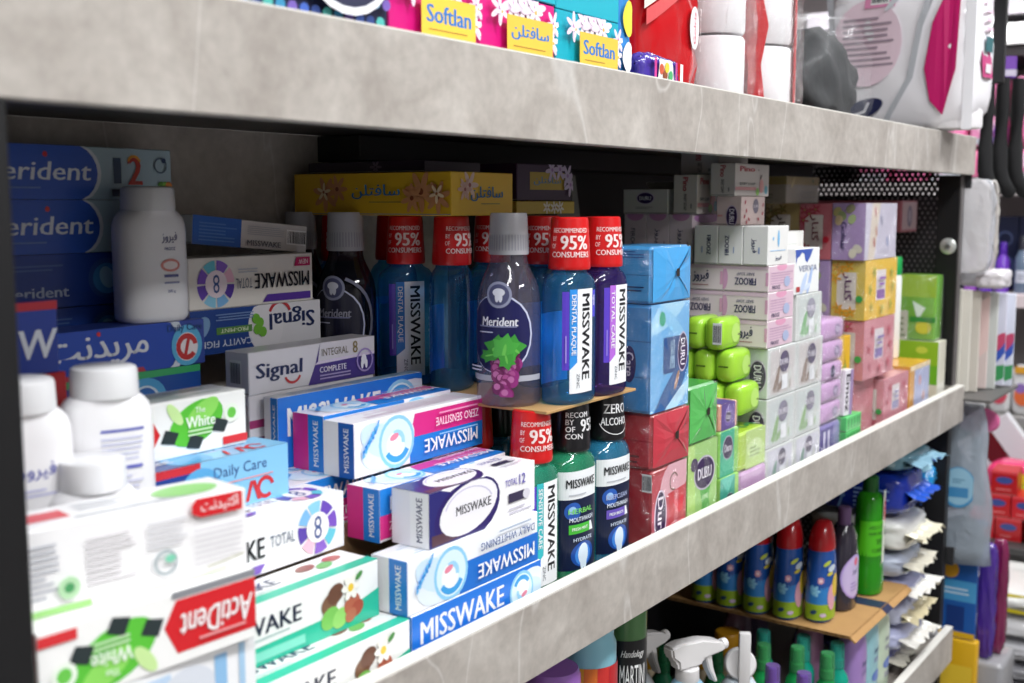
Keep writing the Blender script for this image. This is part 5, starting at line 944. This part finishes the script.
def kids(label, x, y, rz):
    a, b = .0325, .024
    t = thing('kids_shampoo', label, 'bottle', (x, y, CZ), rz, 'blue kids shampoo bottles with red caps')
    loft('body', [(0, a * .84, b * .84, 2.2), (.003, a * .92, b * .94, 2.2), (.03, a, b, 2.2), (.08, a * 1.02, b * 1.02, 2.2), (.115, a * .95, b * .97, 2.2), (.134, a * .84, b * .88, 2.2), (.140, a * .78, b * .82, 2.2)], mat('1f4f9c', .2, .5), t, 32)
    loft('cap', [(.130, a * .90, b * .93, 2.2), (.133, a * .91, b * .94, 2.2), (.152, a * .82, b * .86, 2.2), (.168, a * .66, b * .70, 2.2, .002, 0), (.176, a * .50, b * .55, 2.2, .004, 0), (.179, a * .3, b * .35, 2, .005, 0)], mat('b01820', .25, .4), t, 32)
    c = wrap_cv(a * 1.0, b * 1.0, 2.2, .006, -2.3, .11, .120, .004)
    f0 = c.fn
    c.rect(0, .0, 1, .24, '8fb02a'); c.rect(0, .24, 1, .5, '2f7fc4'); c.ell(.30, .44, .06, .09, '6fb4dc', .4); c.ell(.40, .60, .05, .05, 'd89aa8'); c.ell(.40, .60, .025, .025, 'f0d4d8')
    for k in range(5): c.ell(.33 + .035 * math.cos(k * 1.256), .44 + .05 * math.sin(k * 1.256), .035, .018, '8fcbe8', k * 1.256)
    c.ell(.3, .12, .05, .03, '2a4a6c', .4); c.ell(.45, .08, .05, .03, 'c8b4d0'); c.ell(.62, .34, .09, .2, 'd8a0b0'); c.ell(.72, .5, .09, .18, 'e0c03a'); c.ell(.5, .86, .07, .03, 'b8c84a', .5); c.ell(.6, .78, .08, .05, 'c8d4e0', .3); c.ell(.56, .7, .06, .025, 'd8c83a', .2)
    finish(t, [c], 'label')
    return t
for i, (x, y) in enumerate(((1.928, .096), (1.908, .148), (1.903, .203), (1.905, .257), (1.904, .306))):
    kids('blue kids shampoo bottle with red cap and lime base, %s' % ('nearest of the row', 'second of the row', 'middle of the row', 'fourth of the row', 'furthest back in the row')[i], x, y, .0)
bottle('shampoo_bottle', 'dark translucent shampoo bottle with lilac label behind the red cap', (2.012, .086, CZ), [(0, .033, .022, 2.4), (.003, .037, .0245, 2.4), (.1, .037, .0245, 2.4), (.135, .031, .022, 2.3), (.155, .018, .016, 2)], mat('2c2834', .12, .5), [(.153, .0125, .0125, 2), (.185, .012, .012, 2), (.187, .01, .01, 2)], mat('6a5078', .3), None, 0, lambda c: (c.ell(.6, .5, .42, .48, 'b49ad8'), c.ell(.6, .5, .38, .44, 'c8b8e0'), c.ell(.66, .82, .09, .09, 'd85a7c'), c.text(fa('فیروز'), .62, .62, .16, '2b2f6c', .3, bold=.02), c.lines(.4, .2, .8, .42, 3, '9a84c0')), (.037, .0245, 2.4, .02, -PI / 2 - .3, .066, .085))
def aloe(c): c.rect(.05, .38, .95, .72, '4fb41c'); c.text('ABSOLUTE', .5, .66, .035, '1c4a1c', .44); c.text('HAND WASH', .5, .60, .03, '1c4a1c', .44); c.text('YES', .58, .52, .05, '1c4a1c', .2, bold=.02); c.text('CLEAN', .54, .44, .035, '1c4a1c', .34)
t = bottle('hand_wash', 'tall bright green hand wash bottle with a narrow waist on the cardboard', (2.122, .075, CZ), [(0, .031, .024, 2.3), (.003, .036, .028, 2.3), (.025, .037, .0285, 2.3), (.05, .034, .027, 2.2), (.062, .032, .0255, 2.2), (.075, .034, .0265, 2.2), (.12, .033, .026, 2.2), (.165, .032, .025, 2.2), (.182, .030, .024, 2.2), (.192, .024, .020, 2.2), (.196, .014, .013, 2)], mat('2f9a1c', .12, .5, 0, .25, 1.3), [(.194, .0150, .0150, 2), (.222, .0145, .0145, 2), (.225, .012, .012, 2)], mat('1c5a24', .3), None, 0, aloe, (.0335, .0265, 2.2, .0, -2.2, .075, .2))
c = wrap_cv(.034, .0268, 2.2, .06, -1.35, .026, .14); c.rect(0, 0, 1, 1, 'dfe6d4'); c.ell(.55, .72, .09, .17, 'b81c28'); c.lines(.3, .64, .7, .82, 3, 'e8c0c0'); c.rect(.3, .38, .5, .5, '2a5a4a'); finish(t, [c], 'side_label')
# stacked packs of wet wipes
def wipes(label, x, y, z, h, col, F=None, L=None, rz=0, seed=0, crimp='d8d4c4'):
    a, b = .085, .100
    o = pillow('wipes_pack', label, 'wipes', (x, y, z), (a, b, h), mat(col, .25, .6, bump=.5, bs=26), rz, 9, seed=seed, jit=.0022, group='soft packs of wet wipes stacked at the right')
    pface(o, a, b, h, F=F, L=L, lift=.005)
    rnd = random.Random(seed + 50); V = []; n_ = 16; zc = h * .45
    for k in range(n_ + 1):
        u = -a * .86 + 2 * a * .86 * k / n_; w = .006 * math.sin(k * 1.7 + seed) + rnd.uniform(-.003, .003)
        V += [(u, -b + .006, zc + h * .16), (u, -b + .006, zc - h * .16), (u * 1.02, -b - .012, zc + w * .6 + .003), (u * 1.04, -b - .030 + .004 * math.sin(k * 2.3), zc + w + .001)]
    F_ = []
    for k in range(n_):
        o0 = 4 * k; F_ += [(o0, o0 + 4, o0 + 6, o0 + 2), (o0 + 1, o0 + 2, o0 + 6, o0 + 5), (o0 + 2, o0 + 6, o0 + 7, o0 + 3)]
    mesh('crimped_end', V, F_, mat(crimp, .3, .4, bump=.3, bs=40), o)
    return o
lil = lambda c: (c.ell(.3, .6, .6, .3, 'c4c8e0', .3), c.ell(.7, .4, .5, .25, 'b0a8d4', -.3), c.ell(.5, .2, .4, .15, 'a8cfc0', .2))
WX, WY = 2.268, .130
for i, (h, col, lab, L, rz) in enumerate(((.044, '6a70b0', 'periwinkle pack of wet wipes at the very bottom of the stack', lil, .05), (.043, 'b4b8d8', 'pale lilac pack of wet wipes second from the bottom', lil, -.04), (.043, 'c8cce4', 'lilac and white pack of wet wipes third from the bottom', lil, .06), (.044, 'a8acd4', 'lilac pack of wet wipes fourth from the bottom', lil, -.05),
        (.046, 'b0b8cc', 'lilac and mint pack of wet wipes under the white one', lambda c: (lil(c), c.ell(.3, .5, .4, .3, 'e0ece4'), c.text('baby', .3, .5, .2, 'b05a6c', .2)), .05), (.066, 'dcdcd8', 'white pack of wet wipes with a round blue emblem', lambda c: (c.ell(.55, .5, .3, .3, '2a4a8c'), c.ell(.55, .5, .24, .24, 'd4dce8'), c.ell(.55, .5, .17, .17, '3a5a9c'), c.ell(.55, .5, .08, .1, 'd0dae8', .5), c.lines(.42, .1, .7, .16, 1, '7a84a4'), c.rect(.2, .3, .26, .6, '3a3a44')), .0),
        (.086, '16309c', 'royal blue pack of wet wipes near the top of the stack', lambda c: (c.text('f', .36, .36, .5, '6f9cd8', .06, sl=.3), c.text('ault', .22, .66, .12, '7fa4d8', .14), c.lines(.5, .2, .86, .7, 5, '8fb0e8'), c.poly([(0, .95), (.5, .86), (.5, .9), (0, 1)], 'c8d4e4')), .04), (.038, '6f9cac', 'pale teal pack of wet wipes on top of the stack', lambda c: c.rect(.1, .3, .9, .5, 'a8c4cc'), -.06))):
    if i == 0: wz = ZL + .002
    wipes(lab, WX + (.004 if i % 2 else 0), WY - (.006 if i % 2 else 0) + (.026 if i == 0 else 0), wz, h, col, L=L, rz=rz, seed=i + 3, crimp=('d8d4c4', 'e4e2dc', 'cfc4a0', 'e8e6e0', 'd4cfc0', 'e2dcc4', '2a5ac8', '8fb8cc')[i]); wz += h + .0055
o = pillow('wipes_pack', 'bright cyan pack of wet wipes slumping at the front right of the blue one', 'wipes', (2.388, .074, .772), (.022, .034, .075), glossbag('1c8fd0'), group='soft packs of wet wipes stacked at the right', seed=77, rot=(.2, .5, .2))
pface(o, .022, .034, .075, L=lambda c: (c.ell(.5, .7, .4, .12, 'a8dcf0', .5), c.rect(.1, .1, .9, .2, 'b08a6a')))

# ================================================================== goods hanging on the end of the unit
HG = 'goods hanging at the end of the unit'
def hook(label, y, z, l=.18):
    t = thing('display_hook', label, 'hook', (2.476, y, z), 0, HG); tube('rod', [(0, 0, 0), (l, 0, .004), (l + .012, 0, .014)], .0024, mat('a8a8a8', .3, metal=.9), t); slab('plate', -.0005, .003, -.012, .012, -.02, .02, mat('2a2a2c', .4), t)
for y, z, l_, lab in ((-.004 + .012, 1.655, .22, 'steel hook carrying the black socks'), (.016, 1.4300, .12, 'steel hook carrying the clear sleeves'), (.016, .955, .14, 'steel hook carrying the pale plastic bag'), (.016, .632, .2, 'steel hook carrying the blue brush card')): hook(lab, y, z, l_)
for i, (x, y) in enumerate(((2.560, .000), (2.592, -.022), (2.624, -.046))):
    t = thing('sock', 'black sock hanging in clear film, %s' % ('nearest the marble shelf end', 'middle of three', 'outermost of three')[i], 'sock', (x, y, 1.405), math.radians(-60), 'black socks on the hook')
    V = []; pts = [(0, 0, .235), (0, 0, .16), (.0, 0, .09), (.001, 0, .045), (.006, 0, .022), (.018, 0, .006)]
    tube('knit', pts, [.013, .0145, .0150, .0155, .0165, .014], mat('1a1a1c', .85, bump=.4, bs=200, var=.3), t, 16)
    tube('toe', [(.012, 0, .012), (.024, 0, -.004), (.030, 0, -.010)], [.0155, .014, .008], mat('0c0c0e', .8), t, 14)
t = thing('sock_header', 'purple printed header card above the black socks', 'card', (2.590, -.018, 1.640), math.radians(-60), HG)
slab('card', -.03, .03, -.001, .001, 0, .045, mat('6a3a9c', .4), t); slab('foil', -.03, .03, -.0016, -.0012, .004, .018, mat('cfc8dc', .25, metal=.4), t)
for i in range(3):
    o = pillow('clear_sleeve', 'clear plastic sleeve with pale contents hanging by the marble end, %s' % ('front', 'middle', 'rear')[i], 'sleeve', (2.500 + .028 * i, .012 - .006 * i, 1.235), (.006, .042 - .004 * i, .195), poly_mat(.45, ('e6e4e6', 'dcdee4', 'ece6e0')[i]), group='clear sleeves on the hook', seed=60 + i, rz=.1 - .1 * i)
for i in range(7):
    o = box('plastic_folder', 'pale upright plastic folder, %s of the row past the unit end' % ('first', 'second', 'third', 'fourth', 'fifth', 'sixth', 'last')[i], 'folder', (2.505 + .032 * i, 2.511 + .032 * i), (.018 - .011 * i, .080), (.975 + .004 * (i % 2), 1.200 - .003 * i), ('d8d4c8', 'e0dcd2', 'd4cec4', 'd8c8c4', 'ccd0cc', 'd4d4e4', 'dce0ec')[i], group='pale folders past the unit end', flap=False, bev=.0015, L=(lambda c: (c.poly([(.3, .75), (1, .95), (1, .4), (.55, .2)], 'e4c8c4'),)) if i == 3 else (lambda c: (c.ell(.7, .3, .4, .1, '3a5ab8', .8), c.ell(.8, .12, .3, .08, '3f9a5c', .3), c.ell(.85, .45, .15, .06, 'c84a6c', .9))) if i > 4 else None)
slab_t = thing('folder_rack', 'thin dark rack carrying the pale folders', 'rack', (0, 0, 0), 0, HG); slab('tray', 2.4755, 2.735, -.055, .08, .968, .974, mat('5a5856', .5), slab_t)
for i, (y, col) in enumerate(((-.045, 'b4a8a0'), (.0, '8f8f98'))): pillow('small_pouch', 'crumpled %s pouch lying on the folders' % ('cream', 'silver')[i], 'pouch', (2.58 + .05 * i, y + .02, 1.2005), (.045, .03, .04), mat(('e0dce0', 'cfd0d8')[i], .3, .5, bump=.4, bs=30), seed=90 + i, group='pouches on the folders')
# pale bag with blue round print
t = thing('plastic_bag', 'translucent pale grey plastic bag with a round blue print hanging at the unit end', 'bag', (2.560, .008, .600), math.radians(6), HG)
V = []; F = []; n_ = 14; m_ = 10
for j in range(m_ + 1):
    v = j / m_; w = .062 - .030 * v ** 1.5; d_ = .022 * (1 - v) ** .6 + .006
    for k in range(n_):
        a = 2 * PI * k / n_; V.append((d_ * math.cos(a) * (1 + .15 * math.sin(5 * a + j)), w * math.sin(a) + .004 * math.sin(j * 1.3), .350 * v))
for j in range(m_):
    for k in range(n_): F.append((j * n_ + k, j * n_ + (k + 1) % n_, (j + 1) * n_ + (k + 1) % n_, (j + 1) * n_ + k))
F.append(tuple(range(n_ - 1, -1, -1))); mesh('bag_film', V, F, poly_mat(.62, 'a8b4c0'), t, smooth=True)
crumple('contents', 0, (.014, .046, .055), mat('4a4a50', .7), t, 5, .15, (0, 0, .004))
c = Cv(face_fn((-.027, .040, .12), (0, -1, 0), (0, 0, 1), (-1, 0, 0)), .06, .1); c.ell(.5, .5, .36, .45, '3f8fc0'); c.ell(.5, .52, .33, .41, '8fbcd4'); c.rect(.16, .28, .84, .5, '3f86b8'); c.lines(.3, .6, .7, .72, 2, '4a7a9c'); finish(t, [c])
t = thing('hair_brush', 'pink backed hair brush hanging behind the pale bag', 'brush', (2.680, .016, .770), 0, HG)
pk = loft('head', [(-.008, .026, .044, 2.2), (.0, .030, .048, 2.2), (.008, .026, .044, 2.2)], mat('d86a9c', .35), t, 24); pk.rotation_euler = (0, PI / 2, 0); pk.location = (0, 0, .125)
tube('handle', [(0, 0, .085), (0, 0, .04), (0, 0, -.01)], [.012, .010, .012], mat('2a1a1c', .4), t)
o = box('brush_card', 'blue blister card with an orange mark hanging low past the unit', 'card', (2.580, 2.592), (-.022, .055), (.420, .615), '1c5aa8', L=lambda c: (c.rect(0, .42, 1, .66, '4a9cd0'), c.lines(.1, .5, .8, .6, 2, 'c8dcec'), c.ell(.25, .78, .1, .1, 'd8a02c'), c.rect(.2, .08, .7, .36, '1a3a7c'), c.rect(.0, .0, 1, .06, 'e0b020')), group=HG, flap=False)
o = box('yellow_pouch', 'bright yellow pouch standing below the blue blister card', 'pouch', (2.575, 2.602), (-.030, .055), (.2200, .4150), 'd8a818', L=lambda c: (c.rect(.1, .4, .9, .7, 'e8c43a'), c.rect(.3, .1, .7, .3, 'c8901c')), group=HG, flap=False, bev=.005)
for i in range(2):
    o = pillow('wrapped_roll', '%s printed wrapped roll hanging beside the blue card' % ('violet', 'maroon')[i], 'pouch', (2.640 + .045 * i, -.032 - .014 * i, .3625), (.016, .018, .265), glossbag(('4a2a8c', '7a1c4c')[i]), seed=70 + i, group=HG)
box('grey_bundle', 'grey wrapped bundle under the two hanging rolls', 'bundle', (2.612, 2.745), (-.078, .0), (.2200, .3620), '9a9a9e', kind='film', flap=False, bev=.012, group=HG)
slab_t = thing('low_plinth', 'low dark plinth below the hanging cards', 'plinth', (0, 0, 0), 0, HG); slab('block', 2.54, 2.75, -.08, .10, 0, .2195, mat('4a4846', .6), slab_t)

# ================================================================== the next display beyond
bgu = thing('display_unit', 'pale shelf unit across the aisle end filled with pink and purple goods', 'shelf', (0, 0, 0))
BX = 4.05
for z, col in ((1.405, 'e0d8d8'), (1.035, 'd0c2c4'), (.625, '8f8c8a')): slab('shelf_board', BX, BX + .45, -.35, .95, z, z + .045, mat(col, .45), bgu)
slab('back_panel', BX + .45, BX + .47, -.35, .95, .0, 2.05, mat('9a9496', .6), bgu); slab('side_panel', BX, BX + .45, .95, .97, 0, 2.05, mat('3a3838', .6), bgu); slab('side_panel', BX, BX + .45, -.37, -.35, 0, 2.05, mat('3a3838', .6), bgu)
slab('top_board', BX - .01, BX + .47, -.37, .97, 1.990, 2.05, mat('b4aeb4', .5), bgu); slab('base', BX, BX + .45, -.35, .95, 0, .09, mat('5a5856', .6), bgu)
slab('canopy', BX + .002, BX + .47, -.37, .97, 1.855, 1.885, mat('3a3638', .5), bgu)
lt = thing('strip_lamp', 'bright white strip lamp under the top of the far unit', 'lamp', (BX - .035, .3, 1.925), 0); slab('diffuser', -.02, .02, -.6, .6, -.018, .018, mat('ffffff', .4, emit=5), lt); slab('housing', .02, .03, -.6, .6, -.034, .034, mat('d8d8d8', .4), lt)
n_ = 0
for r_, (z0, z1) in enumerate(((1.4505, 1.565), (1.5655, 1.680), (1.6805, 1.800))):
    for k in range(6):
        y = .10 + .125 * k; col = ('e090b8', 'e47aa8', 'd86a98')[(k + r_) % 3]
        o = pillow('pink_pack', 'pink soft pack on the far top shelf, %s layer, %s from the aisle' % (('bottom', 'middle', 'top')[r_], ('first', 'second', 'third', 'fourth', 'fifth', 'sixth')[k]), 'pack', (BX + .12, y, z0), (.10, .058, z1 - z0 - .004), mat(col, .3, .4, bump=.3, bs=20), seed=n_, n=5, group='pink soft packs on the far shelf'); n_ += 1
        if (k + r_) % 2: pface(o, .10, .060, z1 - z0, L=lambda c: (c.rect(.1, .08, .9, .26, 'c8d0d8'), c.ell(.5, .6, .3, .2, 'f0c0d8')))
o = pillow('purple_pack', 'purple pack at the near end of the far top shelf', 'pack', (BX + .001, .300, 1.4525), (.012, .02, .2), glossbag('5a2a8c'), seed=88)
for i, (y, col, h, cap) in enumerate(((.335, '5a2aa8', .20, '4a1c94'), (.285, '6a3ab0', .17, '4a1c94'), (.225, '5a6a80', .19, '2a2a34'), (.180, '3a4458', .19, '22222a'), (.135, '4a3a5c', .18, '2a2030'), (.385, '8a4ab0', .18, '5a2a8c'))):
    bottle('far_bottle', '%s bottle on the far middle shelf, %s' % (('violet', 'purple', 'slate blue', 'dark slate', 'plum', 'mauve')[i], ('tall slim with pump', 'squat one beside it', 'with pale band', 'darker one', 'nearest the aisle', 'by the folders')[i]), (BX + .06, y, 1.0805), [(0, .02, .02, 2), (.004, .022, .022, 2), (h * .62, .022, .022, 2), (h * .74, .012, .012, 2), (h * .78, .010, .010, 2)], mat(col, .25, .4), [(h * .76, .012, .012, 2), (h * .98, .011, .011, 2), (h, .009, .009, 2)], mat(cap, .3), 'bottles on the far middle shelf', 0, lambda c: (c.rect(.1, .2, .9, .7, 'c8ccd8'), c.lines(.2, .3, .8, .6, 3, '5a5a74')), (.022, .022, 2, .02, -2.9, .05, .08), 18)
for k in range(5): box('far_carton', 'navy carton with pale rings behind the far bottles, %s' % ('first', 'second', 'third', 'fourth', 'fifth')[k], 'carton', (BX + .15, BX + .22), (.09 + .085 * k, .172 + .085 * k), (1.0805, 1.3350), '1c2444', L=lambda c: (c.arc(.5, .7, .08, .1, 0, 6.28, '5a6a98', 14), c.arc(.5, .35, .1, .13, 0, 6.28, '4a5a88', 14)), group='navy cartons behind the far bottles')
for k in range(5):
    o = pillow('gold_top_bag', 'white printed bag with gold top on the far low shelf, %s' % ('first', 'second', 'third', 'fourth', 'fifth')[k], 'bag', (BX + .06, .12 + .075 * k, .6705), (.03, .036, .17), mat('dcdcdc', .3, .4, bump=.3, bs=20), seed=120 + k, n=5, group='white bags with gold tops')
    pface(o, .03, .036, .17, L=lambda c: (c.rect(.1, .84, .9, .98, 'c8902c'), c.ell(.5, .4, .16, .2, 'd86a3c' if k % 2 else 'c84a5c'), c.ell(.4, .55, .1, .1, '8a6ab0')))
# low table with red cartons, bags below
tb = thing('low_table', 'low dark table in front of the far unit', 'table', (0, 0, 0)); slab('tabletop', 3.30, 3.80, -.25, .60, .415, .435, mat('3c3a3a', .5), tb)
for x, y in ((3.33, -.22), (3.77, -.22), (3.33, .57), (3.77, .57)): slab('leg', x - .015, x + .015, y - .015, y + .015, 0, .4148, mat('2a2a2a', .5), tb)
n_ = 0
for lay, (z0, ys_) in enumerate(((.4355, (.075, .150, -.005)), (.5015, (.110, .035)), (.5675, (.095,)))):
    for y in ys_:
        box('red_carton', 'small red carton on the low table, %s' % ('lowest, second one in', 'lowest, deepest', 'lowest, nearest the aisle', 'second layer, deeper', 'second layer, outer', 'topmost of the heap')[n_], 'carton', (3.36, 3.46), (y - .034, y + .034), (z0, z0 + .0655), ('b8141c', 'c41c28', 'b01018')[n_ % 3], L=lambda c: (c.ell(.5, .62, .34, .16, '3a4a8c'), c.lines(.2, .2, .8, .3, 1, 'e08a8c'), c.rect(0, .9, 1, 1, 'd8444c')), group='red cartons on the low table', rot=4 * (n_ % 2)); n_ += 1
o = pillow('sweet_bag', 'pink and yellow green bag resting behind the red cartons', 'bag', (3.56, .08, .4355), (.06, .10, .19), mat('d83a6c', .25, .5, bump=.3, bs=20), seed=140); pface(o, .06, .10, .19, L=lambda c: (c.ell(.4, .7, .3, .16, 'd0dc4a', .3), c.ell(.7, .8, .2, .1, 'e8d83a')))
box('maroon_banded_box', 'white box with a maroon band tilted against the red cartons', 'carton', (3.68, 3.72), (.02, .20), (.53, .73), 'e0e0e4', L=lambda c: c.rect(.3, 0, .62, 1, '6a1420'), tilt=(math.radians(-38), 0, 0))
o = pillow('blue_sack', 'blue flat sack lying on the low table', 'bag', (3.60, .395, .4385), (.10, .13, .06), glossbag('2a5fb4'), seed=141)
o = pillow('grey_sack', 'grey flat sack under the blue one at the table edge', 'bag', (3.40, .27, .4385), (.07, .06, .05), glossbag('9a9aa4'), seed=142)
zz = .006
for k in range(7):
    h = (.046, .044, .046, .042, .046, .052, .055)[k]; col = ('a4a4a8', '9c9ca2', 'b0b0b4', 'a0a0a6', 'bcbcc0', 'e4e4e6', 'd8d8d4')[k]
    o = pillow('folded_bag', '%s plastic wrapped bundle under the table, %s' % (('grey',) * 5 + ('white', 'yellow printed'))[k] .join(('', '')) if False else '%s plastic wrapped bundle under the table, %s' % ((('grey',) * 5 + ('white', 'yellow printed'))[k], ('on the floor', 'second up', 'third up', 'fourth up', 'fifth up', 'second from the top', 'topmost')[k]), 'bundle', (3.14 + .012 * (k % 2), .12, zz), (.16, .24, h), mat(col, .25, .5, bump=.6, bs=16), seed=150 + k, jit=.004, group='plastic wrapped bundles by the table'); zz += h + .012
    if k == 6: pface(o, .16, .24, h, L=lambda c: (c.rect(.5, .1, .9, .95, 'd8c82a'), c.rect(.1, .0, .5, .4, '22222a'), c.text('RY', .36, .2, .3, 'e8e8e8', .1, bold=.02)))
